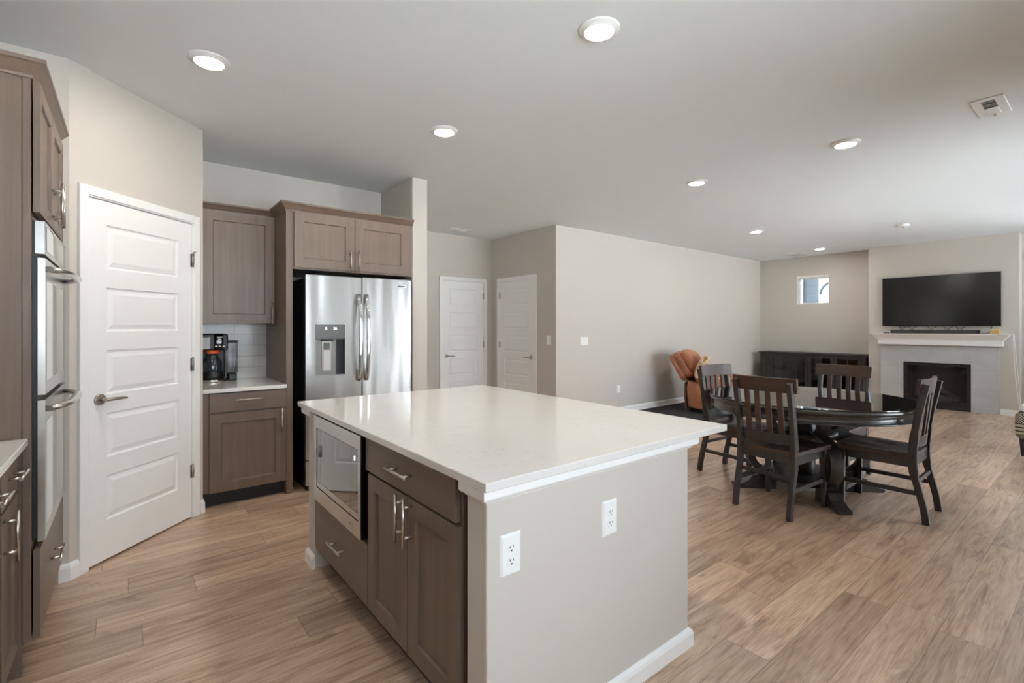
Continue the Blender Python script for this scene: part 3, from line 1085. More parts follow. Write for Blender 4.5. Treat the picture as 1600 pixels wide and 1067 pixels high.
MB().box(0.655, 0.737, 4.685, 4.838, cz + .325, cz + .338).build('reservoir_lid', 'black', rs, 0.004)
MB().box(0.667, 0.728, 4.70, 4.832, cz, cz + .055).build('reservoir_base', 'black', rs, 0.005)

# ------------------------------------------------------------------ island
IX = 0.795
CT = 0.905
top = MB().box(0.762, 2.055, 1.078, 2.945, CT - 0.027, CT).build('countertop', 'quartz', None, 0.003)
tag(top, 'large white quartz island countertop with faint flecks', 'countertop')
wz = 0.877
mb = MB()
mb.box(0.806, 1.84, 1.135, 1.24, 0, wz)
mb.box(1.73, 1.84, 1.24, 2.76, 0, wz)
mb.box(0.806, 1.84, 2.76, 2.885, 0, wz)
struct('wall_island', mb, 'wall', 'painted greige end wall of the island', bevel=0.006)
TR = [(0, 0.826), (0.006, 0.826), (0.010, 0.832), (0.028, 0.842), (0.031, 0.848), (0.031, 0.8775), (0, 0.8775)]
struct('trim_1', MB().sweep([(0.806, 1.238), (0.806, 1.135), (1.84, 1.135), (1.84, 2.885), (0.806, 2.885), (0.806, 2.762)], TR, -1), 'white', 'white moulding under the island countertop')
ISB = [(0, 0), (0.016, 0), (0.016, 0.052), (0.012, 0.064), (0.004, 0.073), (0, 0.074)]
struct('baseboard_island', MB().sweep([(0.806, 1.238), (0.806, 1.135), (1.84, 1.135), (1.84, 2.885), (0.806, 2.885), (0.806, 2.762)], ISB, -1), 'white', 'white baseboard around the island walls')
T = face_mx((IX, 0, 0))
isl = thing('island_cabinet', 'brown island base cabinet with one wide drawer over two doors', 'cabinet', (1.2, 1.63, 0))
MB().box(IX + 0.021, 1.40, 1.275, 2.0, 0.11, 0.875).build('carcass', 'cab', isl, 0.001)
MB().box(IX + 0.09, 1.40, 1.275, 2.0, 0, 0.11).build('toe_kick', 'toe', isl)
d = slab(T, -2.012, -1.287, 0.723, 0.868).build('drawer', 'caby', isl, 0.0015)
add_pull(T, (-1.648, 0.798, 0), 0.185, False, d)
for (a, b, hu) in ((-1.985, -1.620, -1.648), (-1.616, -1.275, -1.582)):
    dd = shaker(T, a, b, 0.143, 0.714, 0.062).build('door', 'cab', isl, 0.001)
    add_pull(T, (hu, 0.637, 0), 0.175, True, dd)
isl2 = thing('microwave_cabinet', 'brown island cabinet housing the microwave above one deep drawer', 'cabinet', (1.2, 2.37, 0))
mb = MB()
mb.box(IX + 0.021, 1.40, 2.002, 2.02, 0.11, 0.875).box(IX + 0.021, 1.40, 2.735, 2.755, 0.11, 0.875).box(IX + 0.021, 1.40, 2.02, 2.735, 0.11, 0.405)
mb.box(1.38, 1.40, 2.02, 2.735, 0.405, 0.875)
mb.build('carcass', 'cab', isl2, 0.001)
MB().box(IX + 0.09, 1.40, 2.002, 2.755, 0, 0.11).build('toe_kick', 'toe', isl2)
d = slab(T, -2.732, -1.992, 0.143, 0.408).build('drawer', 'caby', isl2, 0.0015)
add_pull(T, (-2.337, 0.277, 0), 0.175, False, d)

# ---- built-in microwave
mw = thing('microwave', 'built-in stainless microwave with dark glass door in the island', 'microwave', (1.0, 2.37, 0.42))
MB().box(IX + 0.002, 1.25, 2.045, 2.70, 0.44, 0.845).build('body', 'black', mw)
T = face_mx((0.780, 0, 0))
a, b, c, d_ = -2.70, -2.034, 0.415, 0.862
ga, gb, gc, gd = a + .048, b - .028, 0.487, 0.800
mb = MB(T)
mb.box(a, ga, c, d_, -0.004, 0).box(gb, b, c, d_, -0.004, 0).box(ga, gb, gd, d_, -0.004, 0).box(ga, gb, c, gc, -0.004, 0)
mb.build('trim_frame', 'steelf', mw, 0.0)
mb = MB(T)
mb.box(a + .001, ga, c + .001, d_ - .001, -0.036, -0.0042).box(gb, b - .0005, c + .001, d_ - .001, -0.036, -0.0042)
mb.box(ga, gb, gd, d_ - .001, -0.036, -0.0042).box(ga, gb, c + .001, gc, -0.036, -0.0042)
mb.build('side_plate', 'blackg', mw)
g = 0.004
sp_ = -2.155
dr = MB(T).box(ga + g, sp_ - .0012, gc + .034, gd - g, -0.02, -0.003).build('door_glass', 'mirrorg', mw)
MB(T).box(ga + g, sp_ - .0012, gc + g, gc + .033, -0.02, -0.002).build('door_strip', 'steelf', mw)
cp = MB(T).box(sp_ + .0012, gb - g, gc + .034, gd - g, -0.02, -0.003).build('control_panel', 'mirrorg', mw)
MB(T).box(sp_ + .0012, gb - g, gc + g, gc + .033, -0.02, -0.002).build('control_strip', 'steelf', mw)
MB(T).box(ga, gb, gc, gd, -0.029, -0.02).build('gap_backing', 'black', mw)
text_mesh('8', 0.030, T @ Matrix.Translation((-2.108, 0.752, -0.0026)), 'clock_digits', 'digits', cp)
for r_ in range(7):
    for k in range(3):
        MB(T).box(-2.138 + k * .026, -2.130 + k * .026, 0.555 + r_ * .022, 0.558 + r_ * .022, -0.003, -0.0025).build('key_mark', 'darknickel', cp)
mb = MB(T)
mb.tube([(-2.15 + .011 * cos(t), 0.452 + .011 * sin(t), 0.0005) for t in [2 * pi * k / 24 for k in range(25)]], 0.0009, 6)
mb.tube([(-2.156 + .012 * k / 6, 0.452 + .005 * sin(k * 2.2), 0.0005) for k in range(7)], 0.0009, 6)
mb.build('round_emblem', 'chrome', mw)


# ------------------------------------------------------------------ outlets and switches (made at the origin facing +Z, then stood up)
def make_plate(name, label, cat, T, w, h, kind, n=1, group=None):
    loc = T.to_translation()
    r = thing(name, label, cat, loc, group)
    p = MB(T)
    p.panel_slab(-w / 2, w / 2, -h / 2, h / 2, 0.0001, [(-w / 2 + .0001, w / 2 - .0001, -h / 2 + .0001, h / 2 - .0001)], [(0.006, 0.006)])
    p.build('cover_plate', 'plastic', r)
    if kind == 'outlet':
        for s_ in (-1, 1):
            v = s_ * 0.0195
            so = MB(T)
            pts = [(0.0165 * cos(t), v + max(-.0135, min(.0135, 0.0165 * sin(t)))) for t in [2 * pi * k / 28 for k in range(28)]]
            so.prism(pts, 'z', 0.005, 0.0075)
            so = so.build('socket', 'plastic', r)
            sl = MB(T)
            sl.box(-0.0075, -0.0050, v + .0005, v + .0085, 0.0072, 0.0078).box(0.0052, 0.0072, v + .0015, v + .0080, 0.0072, 0.0078)
            sl.cyl((0, v - .0065, 0.0072), (0, v - .0065, 0.0078), 0.0026, n=12)
            sl.build('slot', 'slot', so)
    else:
        for k in range(n):
            u = (k - (n - 1) / 2) * 0.046
            MB(T).box(u - .0165, u + .0165, -0.033, 0.033, 0.005, 0.009).build('rocker', 'plastic', r, 0.0015)
    return r


make_plate('outlet', 'white double outlet on the island end wall, lower left one', 'outlet', face_my((0.892, 1.135, 0.656)), 0.078, 0.125, 'outlet', 1, 'island outlets')
make_plate('outlet', 'white double outlet on the island end wall, right one near the middle', 'outlet', face_my((1.340, 1.135, 0.656)), 0.078, 0.125, 'outlet', 1, 'island outlets')
make_plate('light_switch', 'single white light switch between the hall door and the wall corner', 'switch', face_mx((4.622, 5.013, 1.147)), 0.075, 0.125, 'switch', 1)
make_plate('light_switch', 'wide white three-gang light switch on the long living room wall', 'switch', face_my((5.186, YB, 1.13)), 0.165, 0.118, 'switch', 3)
make_plate('outlet', 'small white outlet low on the long living room wall', 'outlet', face_my((5.952, YB, 0.37)), 0.075, 0.12, 'outlet')


# ------------------------------------------------------------------ ceiling things
def make_light(loc, label, lens):
    r = thing('recessed_light', label, 'ceiling light', (loc[0], loc[1], H), 'round recessed ceiling lights')
    c = (loc[0], loc[1], H)
    MB().lathe(c, [(0.097, -0.001), (0.097, -0.005), (0.090, -0.010), (0.072, -0.013), (0.070, -0.020), (0.068, -0.020), (0.068, -0.0005)], 40).build('trim_ring', 'white', r)
    MB().lathe(c, [(0.0675, -0.001), (0.0675, -0.017), (0.062, -0.019)], 36).build('lens', lens, r)
    return r


for x, y, lab in [(0.335, 3.00, 'recessed ceiling light nearest the pantry door at left'),
                  (1.747, 1.543, 'recessed ceiling light directly above the island, largest in view'),
                  (1.777, 3.03, 'recessed ceiling light in front of the refrigerator'),
                  (4.33, 2.58, 'recessed ceiling light beyond the island, left of the pair over the dining table'),
                  (4.31, 1.326, 'recessed ceiling light right of the pair over the dining table'),
                  (7.24, 3.365, 'recessed ceiling light near the end of the long living room wall'),
                  (9.73, 3.39, 'recessed ceiling light farthest away, above the small high window')]:
    make_light((x, y), lab, 'lamp' if x < 3 else 'lamp_cool')


def make_vent(x0, x1, y0, y1, label, n, along):
    r = thing('ceiling_vent', label, 'vent', ((x0 + x1) / 2, (y0 + y1) / 2, H))
    z = H
    m_ = 0.045 if n > 3 else 0.03
    mb = MB()
    for (a, b, c, d) in ((x0, x0 + m_, y0, y1), (x1 - m_, x1, y0, y1), (x0 + m_, x1 - m_, y0, y0 + m_), (x0 + m_, x1 - m_, y1 - m_, y1)):
        mb.box(a, b, c, d, z - 0.008, z - 0.0005)
    mb.build('frame', 'white', r, 0.002)
    MB().box(x0 + m_, x1 - m_, y0 + m_, y1 - m_, z - 0.002, z - 0.0005).build('backing', 'ventback', r)
    for k in range(n):
        if along == 'y':
            yy = y0 + m_ + (k + .5) * (y1 - y0 - 2 * m_) / n
            mb = MB(frame((1, 0, 0), (0, .8, .6), (0, -.6, .8), (0, yy, z - .007)))
            mb.box(x0 + m_, x1 - m_, -0.007, 0.007, -0.001, 0.001)
        else:
            xx = x0 + m_ + (k + .5) * (x1 - x0 - 2 * m_) / n
            mb = MB(frame((.8, 0, .6), (0, 1, 0), (-.6, 0, .8), (xx, 0, z - .007)))
            mb.box(-0.007, 0.007, y0 + m_, y1 - m_, -0.001, 0.001)
        mb.build('slat', 'white', r)
    return r


vt = make_vent(4.14, 4.505, 0.452, 0.604, 'white square air vent in the ceiling at upper right', 6, 'x')
MB().box(4.325, 4.462, 0.495, 0.561, H - 0.012, H - 0.0085).build('damper_plate', 'white', vt, 0.001)
MB().box(4.475, 4.49, 0.52, 0.535, H - 0.022, H - 0.008).build('damper_lever', 'white', vt, 0.001)
make_vent(3.575, 3.905, 5.895, 6.06, 'white air vent in the hall ceiling near the two white doors', 6, 'y')
make_vent(10.1, 10.4, 3.86, 4.12, 'flat white air vent in the ceiling near the small high window', 4, 'x')
sd = thing('smoke_detector', 'round white smoke detector on the ceiling before the chimney breast', 'smoke detector', (8.38, 1.894, H))
MB().lathe((8.38, 1.894, H), [(0.075, -0.0005), (0.075, -0.02), (0.06, -0.034), (0.03, -0.038)], 32).build('housing', 'plastic', sd)
MB().lathe((8.38, 1.894, H - .037), [(0.012, 0), (0.012, -0.004)], 16).build('test_button', 'slot', sd)

# ------------------------------------------------------------------ fireplace
fp = thing('fireplace', 'tiled gas fireplace with black firebox under the white mantel', 'fireplace', (10.3, 1.9, 0))
tx = 10.325
mb = MB()
y0, y1, by0, by1, bz0, bz1, tz = 1.17, 2.645, 1.487, 2.325, 0.0, 0.745, 1.02
mb.box(tx, FX - .001, y0, by0, 0, tz).box(tx, FX - .001, by1, y1, 0, tz).box(tx, FX - .001, by0, by1, bz1, tz)
mb.build('tile_surround', 'fptile', fp)
mb = MB()
q = 0.05
mb.box(tx - .012, tx + .03, by0, by0 + q, bz0, bz1).box(tx - .012, tx + .03, by1 - q, by1, bz0, bz1)
mb.box(tx - .012, tx + .03, by0 + q, by1 - q, bz1 - q, bz1).box(tx - .012, tx + .03, by0 + q, by1 - q, bz0, bz0 + .13)
ff = mb.build('firebox_frame', 'black', fp, 0.002)
mb = MB()
iy0, iy1 = 1.515, 2.295
mb.box(tx + .032, FX + .27, iy0, iy0 + .01, 0.05, 0.72).box(tx + .032, FX + .27, iy1 - .01, iy1, 0.05, 0.72)
mb.box(FX + .26, FX + .27, iy0, iy1, 0.05, 0.72).box(tx + .032, FX + .27, iy0, iy1, 0.04, 0.06).box(tx + .032, FX + .27, iy0, iy1, 0.71, 0.72)
mb.build('firebox', 'black', fp)
MB().box(tx + .010, tx + .014, by0 + q, by1 - q, bz0 + .13, bz1 - q).build('firebox_glass', 'firepane', fp)
for k, (ya_, yb_, za, zb, r_) in enumerate([(1.64, 2.16, 0.17, 0.19, 0.042), (1.66, 1.98, 0.20, 0.33, 0.036), (1.84, 2.16, 0.33, 0.20, 0.036), (1.75, 2.05, 0.15, 0.16, 0.05)]):
    mb = MB()
    mb.tube([(FX + .10 + .02 * k, ya_ + (yb_ - ya_) * j / 6, za + (zb - za) * j / 6 + random.uniform(-.006, .006)) for j in range(7)], [r_ * random.uniform(.85, 1.1) for _ in range(7)], 10)
    mb.build('log', 'log', fp)
man = thing('mantel_shelf', 'white moulded mantel shelf on the chimney breast over the fireplace', 'mantel', (10.25, 1.9, 1.05))
mz0, mz1 = 1.035, 1.235
my0, my1 = 1.125, 2.665
MB().box(FX - .125, FX - .001, my0, my1, mz0, mz0 + .085).build('frieze', 'white', man, 0.003)
prof = [(0, mz0 + .08), (0.008, mz0 + .085), (0.012, mz0 + .10), (0.03, mz0 + .12), (0.06, mz0 + .155), (0.072, mz0 + .17), (0.072, mz0 + .180), (0, mz0 + .180)]
MB().sweep([(FX - .001, my0), (FX - .125, my0), (FX - .125, my1), (FX - .001, my1)], prof, 1).build('crown_molding', 'white', man)
MB().box(FX - .215, FX - .001, my0 - .095, my1 + .095, mz0 + .180, mz1 - .012).build('shelf_board', 'white', man, 0.004)
SZ = mz1 - .012
tv = thing('television', 'large flat black television mounted above the white mantel', 'television', (FX - .05, 1.885, 1.35))
T = face_mx((FX - .06, 0, 0))
MB(T).box(-2.616, -1.151, 1.345, 2.172, -0.02, 0).build('bezel', 'black', tv, 0.002)
MB(T).box(-2.610, -1.157, 1.355, 2.166, 0.0, 0.0012).build('screen', 'screen', tv)
MB(T).box(-2.35, -1.45, 1.45, 1.95, -0.058, -0.02).build('mount', 'black', tv)
sb = thing('soundbar', 'long black soundbar lying on the mantel under the television', 'soundbar', (FX - .13, 1.9, SZ))
MB().prism([(FX - .17, SZ + .001), (FX - .08, SZ + .001), (FX - .08, SZ + .058), (FX - .16, SZ + .058)], 'z', 0, 1) if False else None
MB().box(FX - .17, FX - .085, 1.37, 2.475, SZ + .001, SZ + .062).build('body', 'black', sb, 0.006)
MB().box(FX - .172, FX - .169, 1.40, 2.445, SZ + .008, SZ + .054).build('grille', 'slot', sb)
rm = MB().box(FX - .17, FX - .13, 2.49, 2.575, SZ + .0005, SZ + .016).build('remote_control', 'black', None, 0.004)
tag(rm, 'small black remote lying on the mantel left of the soundbar', 'remote control')
bx = MB().box(FX - .18, FX - .09, 1.155, 1.255, SZ + .0005, SZ + .075).build('wicker_box', 'tan', None, 0.012, 3)
tag(bx, 'small tan woven box on the right end of the mantel', 'box')
cb = MB()
cb.tube([(FX - .07, 1.36, SZ + .02), (FX - .09, 1.31, SZ + .006), (FX - .07, 1.265, SZ + .03), (FX - .03, 1.25, 1.342)], 0.004, 8)
for yy in (1.6, 1.75, 1.95, 2.2, 2.33):
    cb.tube([(FX - .03, yy - .05, 1.342), (FX - .06, yy, SZ + .068), (FX - .06, yy + .03, SZ + .068), (FX - .03, yy + .06, 1.342)], 0.004, 8)
tag(cb.build('television_cables', 'black'), 'thin black cables hanging between television and soundbar', 'cables')
cb = MB()
for k in (0, 1):
    pts = []
    for j in range(13):
        s_ = j / 12
        pts.append((FX - .06 + .04 * s_ - .03 * k, 1.020 - 0.010 * k - 0.075 * s_ ** 2 - .02 * sin(pi * s_) * k, 1.222 - 1.20 * s_))
    cb.tube(pts, 0.0045, 8)
tag(cb.build('white_cord', 'plastic'), 'two white cords hanging from the right end of the mantel', 'cord')

# ------------------------------------------------------------------ media console
mc = thing('media_console', 'low charcoal wooden console with glass doors along the far wall', 'console', (10.42, 3.72, 0))
cx0, cx1, cy0, cy1 = 10.22, 10.62, 2.87, 4.66
mb = MB()
mb.box(cx0, cx1, cy0, cy0 + .03, 0.08, 0.80).box(cx0, cx1, cy1 - .03, cy1, 0.08, 0.80).box(cx0, cx1, cy0 + .03, cy1 - .03, 0.08, 0.11)
mb.box(cx1 - .01, cx1, cy0 + .03, cy1 - .03, 0.11, 0.80).box(cx0 + .02, cx1 - .01, cy0 + .03, cy1 - .03, 0.45, 0.47)
mb.build('carcass', 'console', mc, 0.002)
MB().box(cx0 - .02, cx1, cy0 - .02, cy1 + .02, 0.80, 0.835).build('top_board', 'console', mc, 0.003)
for yy in (cy0 + .04, cy1 - .04):
    for xx in (cx0 + .04, cx1 - .04):
        MB().box(xx - .03, xx + .03, yy - .03, yy + .03, 0, 0.08).build('foot', 'console', mc, 0.002)
T = face_mx((cx0, 0, 0))
w_ = (cy1 - cy0 - .06) / 4
for k in range(4):
    u0 = -cy1 + .03 + k * w_ + .004
    u1 = u0 + w_ - .008
    f = .05
    mb = MB(T)
    mb.box(u0, u0 + f, 0.12, 0.79, -0.02, 0).box(u1 - f, u1, 0.12, 0.79, -0.02, 0).box(u0 + f, u1 - f, 0.12, 0.17, -0.02, 0).box(u0 + f, u1 - f, 0.74, 0.79, -0.02, 0)
    um = (u0 + u1) / 2
    mb.box(um - .008, um + .008, 0.17, 0.74, -0.015, 0).box(u0 + f, u1 - f, 0.545, 0.561, -0.015, -0.0005)
    d = mb.build('door', 'console', mc, 0.001)
    MB(T).box(u0 + f, u1 - f, 0.17, 0.74, -0.013, -0.010).build('door_glass', 'cabglass', d)
    hu = u1 - .018 if k % 2 == 0 else u0 + .018
    MB(T).pull((hu, 0.55, 0), 0.12, True, 0.025, 0.006).build('pull_handle', 'black', d)
# ------------------------------------------------------------------ dining table
TX, TY = 4.385, 1.63
dt = thing('dining_table', 'round dark wooden pedestal dining table with scrolled legs', 'table', (TX, TY, 0))
c = (TX, TY, 0)
MB().lathe(c, [(0.60, 0.716), (0.716, 0.716), (0.722, 0.722), (0.732, 0.728), (0.735, 0.735), (0.735, 0.745), (0.730, 0.7505), (0.715, 0.752)], 96).build('tabletop', 'ebonyh', dt)
MB().lathe(c, [(0.62, 0.653), (0.712, 0.653), (0.717, 0.658), (0.713, 0.664), (0.703, 0.667), (0.702, 0.708), (0.712, 0.715), (0.60, 0.7155)], 96).build('apron', 'ebonyh', dt)
MB().lathe(c, [(0.06, 0.12), (0.085, 0.14), (0.07, 0.2), (0.06, 0.40), (0.085, 0.44), (0.085, 0.5), (0.06, 0.56), (0.09, 0.66)], 24).build('centre_column', 'ebony', dt)
MB().prism([(TX + .24 * cos(pi / 8 + k * pi / 4), TY + .24 * sin(pi / 8 + k * pi / 4)) for k in range(8)], 'z', 0.655, 0.715).build('top_block', 'ebony', dt, 0.004)
MB().prism([(TX + .36 * cos(pi / 8 + k * pi / 4), TY + .36 * sin(pi / 8 + k * pi / 4)) for k in range(8)], 'z', 0.105, 0.135).build('lower_shelf', 'ebony', dt, 0.004)
MB().lathe(c, [(0.15, 0.455), (0.22, 0.455), (0.22, 0.485), (0.15, 0.485)], 32).build('collar', 'ebony', dt)


def smooth_pts(pts, n=4):
    out = []
    for i in range(len(pts) - 1):
        p0 = pts[max(i - 1, 0)]
        p1, p2 = pts[i], pts[i + 1]
        p3 = pts[min(i + 2, len(pts) - 1)]
        for k in range(n):
            t = k / n
            out.append(tuple(0.5 * (2 * p1[a] + (p2[a] - p0[a]) * t + (2 * p0[a] - 5 * p1[a] + 4 * p2[a] - p3[a]) * t * t + (3 * p1[a] - p0[a] - 3 * p2[a] + p3[a]) * t ** 3) for a in range(len(p1))))
    out.append(tuple(pts[-1]))
    return out


for k in range(4):
    an = R(225 + 90 * k)
    T = Matrix.Translation((TX, TY, 0)) @ Matrix.Rotation(an, 4, 'Z')
    mb = MB(T)
    up_ = smooth_pts([(0.14, 0.655), (0.21, 0.655), (0.265, 0.62), (0.275, 0.56), (0.24, 0.505), (0.20, 0.475)])
    mb.ribbon(up_, 'y', -0.042, 0.042, 0.05)
    lo_ = smooth_pts([(0.16, 0.475), (0.26, 0.465), (0.37, 0.43), (0.435, 0.36), (0.445, 0.28), (0.41, 0.20), (0.35, 0.155), (0.28, 0.14)])
    mb.ribbon(lo_, 'y', -0.045, 0.045, 0.055)
    leg = mb.build('leg', 'ebony', dt, 0.003)
    mb = MB(T)
    mb.prism([(z, r) for r, z in ((0.25, 0.0), (0.56, 0.0), (0.575, 0.004), (0.575, 0.026), (0.52, 0.036), (0.47, 0.062), (0.43, 0.108), (0.39, 0.115), (0.36, 0.135), (0.25, 0.135))][::-1], 'y', -0.048, 0.048) if False else None
    prof = [(0.25, 0.0), (0.56, 0.0), (0.575, 0.006), (0.575, 0.028), (0.52, 0.038), (0.47, 0.064), (0.435, 0.108), (0.40, 0.118), (0.37, 0.138), (0.25, 0.138)]
    lo = [mb.pt((r, -0.048, z)) for r, z in prof]
    hi = [mb.pt((r, 0.048, z)) for r, z in prof]
    mb.face(lo)
    mb.face(hi[::-1])
    for j in range(len(prof)):
        mb.face([lo[(j + 1) % len(prof)], lo[j], hi[j], hi[(j + 1) % len(prof)]])
    mb.build('foot', 'ebony', leg, 0.002)
gt = MB().lathe(c, [(0.05, 0.7535), (0.728, 0.7535), (0.7305, 0.756), (0.7305, 0.7605), (0.728, 0.763), (0.05, 0.763)], 96, False).build('glass_top', 'tableglass')
tag(gt, 'round clear glass sheet covering the dark dining table', 'glass top')

# ------------------------------------------------------------------ dining chairs (local: +Y forward, origin on the floor under the seat)
def bow(x, half=0.235, depth=0.032):
    return -depth * (1 - (x / half) ** 2)


chair = thing('dining_chair', 'dark slat-back dining chair nearest the island, its back to the viewer', 'chair', (0, 0, 0), 'dining chairs around the round table')
POST = smooth_pts([(-0.275, 0.0), (-0.262, 0.10), (-0.235, 0.22), (-0.208, 0.34), (-0.203, 0.46), (-0.212, 0.58), (-0.232, 0.72), (-0.258, 0.86), (-0.276, 0.945)], 3)


def post_y(z):
    for (a, b) in zip(POST, POST[1:]):
        if a[1] <= z <= b[1]:
            return a[0] + (b[0] - a[0]) * (z - a[1]) / (b[1] - a[1])
    return POST[-1][0]


for s_ in (-1, 1):
    mb = MB()
    x_ = s_ * 0.195
    mb.ribbon(POST, 'x', x_ - .0165, x_ + .0165, [0.040] * 9 + [0.05] * 7 + [0.042] * (len(POST) - 16))
    mb.build('leg', 'ebony', chair, 0.003)
for s_ in (-1, 1):
    mb = MB()
    x_ = s_ * 0.205
    A = [(x_ - .019, 0.19), (x_ + .019, 0.19), (x_ + .019, 0.228), (x_ - .019, 0.228)]
    lo = [mb.pt((x_ + (p[0] - x_) * .75, 0.209 + (p[1] - .209) * .75, 0)) for p in A]
    hi = [mb.pt((p[0], p[1], 0.43)) for p in A]
    mb.face(lo[::-1])
    mb.face(hi)
    for k in range(4):
        mb.face([lo[k], lo[(k + 1) % 4], hi[(k + 1) % 4], hi[k]])
    mb.build('leg', 'ebony', chair, 0.003)
# saddle seat
mb = MB()
nx, ny = 16, 14
g1, g2 = [], []
for j in range(ny + 1):
    y = -0.215 + 0.465 * j / ny
    row1, row2 = [], []
    hw = 0.212 + 0.028 * j / ny
    for i in range(nx + 1):
        u = -1 + 2 * i / nx
        x = u * hw
        yy = y + (0.012 * (1 - u * u) if j == ny else 0)
        dip = 0.014 * math.exp(-((u * 1.5) ** 2)) * math.exp(-(((y + 0.04) / 0.13) ** 2)) + 0.010 * math.exp(-(((abs(u) - .42) / .25) ** 2)) * (1 if j > 2 else 0) * math.exp(-(((y - .05) / .15) ** 2))
        row1.append(mb.pt((x, yy, 0.462 - dip)))
        row2.append(mb.pt((x, yy, 0.430)))
    g1.append(row1)
    g2.append(row2)
for j in range(ny):
    for i in range(nx):
        mb.face([g1[j][i], g1[j][i + 1], g1[j + 1][i + 1], g1[j + 1][i]], True)
        mb.face([g2[j][i], g2[j + 1][i], g2[j + 1][i + 1], g2[j][i + 1]])
for i in range(nx):
    mb.face([g2[0][i], g2[0][i + 1], g1[0][i + 1], g1[0][i]])
    mb.face([g1[ny][i], g1[ny][i + 1], g2[ny][i + 1], g2[ny][i]])
for j in range(ny):
    mb.face([g1[j][0], g1[j + 1][0], g2[j + 1][0], g2[j][0]])
    mb.face([g2[j][nx], g2[j + 1][nx], g1[j + 1][nx], g1[j][nx]])
mb.build('seat', 'walnut', chair, 0.004, angle=60)
mb = MB()
mb.box(-0.19, 0.19, 0.205, 0.225, 0.365, 0.43).box(-0.18, 0.18, -0.215, -0.195, 0.375, 0.43)
for s_ in (-1, 1):
    T = Matrix.Identity(4)
    mb.box(s_ * .188, s_ * .208, -0.195, 0.205, 0.37, 0.43)
mb.build('seat_frame', 'ebony', chair, 0.002)
for s_ in (-1, 1):
    MB().box(s_ * .190, s_ * .210, -0.222, 0.20, 0.185, 0.215).build('stretcher', 'ebony', chair, 0.002)
MB().box(-0.185, 0.185, -0.232, -0.212, 0.262, 0.290).build('stretcher', 'ebony', chair, 0.002)


def curved_rail(z0, z1, half, yb, th, lean, name, mat):
    mb = MB()
    n = 14
    rows = []
    for i in range(n + 1):
        x = -half + 2 * half * i / n
        y = bow(x, half)
        rows.append([mb.pt((x, yb(z0) + y + th / 2, z0)), mb.pt((x, yb(z1) + y + th / 2, z1)), mb.pt((x, yb(z1) + y - th / 2, z1)), mb.pt((x, yb(z0) + y - th / 2, z0))])
    for a, b in zip(rows, rows[1:]):
        for k in range(4):
            mb.face([a[k], a[(k + 1) % 4], b[(k + 1) % 4], b[k]], False)
    mb.face(rows[0][::-1])
    mb.face(rows[-1])
    return mb.build(name, mat, chair, 0.003)


fy = lambda z: post_y(min(z, .94)) + 0.034
curved_rail(0.872, 0.975, 0.232, lambda z: post_y(min(z, .94)) + 0.030, 0.024, 0, 'top_rail', 'walnut')
curved_rail(0.50, 0.575, 0.178, lambda z: post_y(z) + 0.012, 0.022, 0, 'lower_rail', 'ebony')
for k in range(4):
    x_ = -0.117 + k * 0.078
    mb = MB()
    b_ = bow(x_, 0.232)
    y0_, y1_ = post_y(.565) + .012 + bow(x_, 0.178), post_y(.885) + .03 + b_
    pts = [(y0_ + (y1_ - y0_) * j / 6, 0.565 + .32 * j / 6) for j in range(7)]
    mb.ribbon(pts, 'x', x_ - .02, x_ + .02, 0.014)
    mb.build('slat', 'walnut', chair, 0.002)

poses = [(3.84, 1.60, -94, None),
         (4.40, 1.105, 1, 'dark slat-back dining chair at the right of the table, seen from its side'),
         (4.335, 2.158, 175, 'dark slat-back dining chair on the left side of the table, in front of the recliner'),
         (5.0, 1.65, 86, 'dark slat-back dining chair behind the table, facing the viewer before the console')]
for i, (x, y, rz, lab) in enumerate(poses):
    o = chair if i == 0 else copy_tree(chair)
    o.location = (x, y, 0)
    o.rotation_euler = (0, 0, R(rz))
    if lab:
        o['label'] = lab

# ------------------------------------------------------------------ recliner, cushion, rug
rug = MB().box(5.9, 8.3, 3.62, 4.80, 0.0, 0.010).build('area_rug', 'rug', None, 0.003)
tag(rug, 'dark charcoal rug under the tan recliner by the wall', 'rug')
RZ = 0.010
rc = thing('recliner', 'tan leather recliner leaning back against the long wall', 'armchair', (6.78, 4.20, RZ))
rx0, rx1 = 6.78, 7.60


def yz_prism(poly, x0, x1, name, mat, parent, bev, seg=4):
    mb = MB()
    # poly listed as (y, z)
    lo = [mb.pt((x0, p[0], p[1])) for p in poly]
    hi = [mb.pt((x1, p[0], p[1])) for p in poly]
    n = len(poly)
    ar = sum(poly[k][0] * poly[(k + 1) % n][1] - poly[(k + 1) % n][0] * poly[k][1] for k in range(n))
    if ar > 0:
        lo, hi = lo, hi
        mb.face(lo[::-1])
        mb.face(hi)
        for k in range(n):
            mb.face([lo[k], lo[(k + 1) % n], hi[(k + 1) % n], hi[k]])
    else:
        mb.face(lo)
        mb.face(hi[::-1])
        for k in range(n):
            mb.face([lo[(k + 1) % n], lo[k], hi[k], hi[(k + 1) % n]])
    return mb.build(name, mat, parent, bev, seg, smooth=True, angle=20)


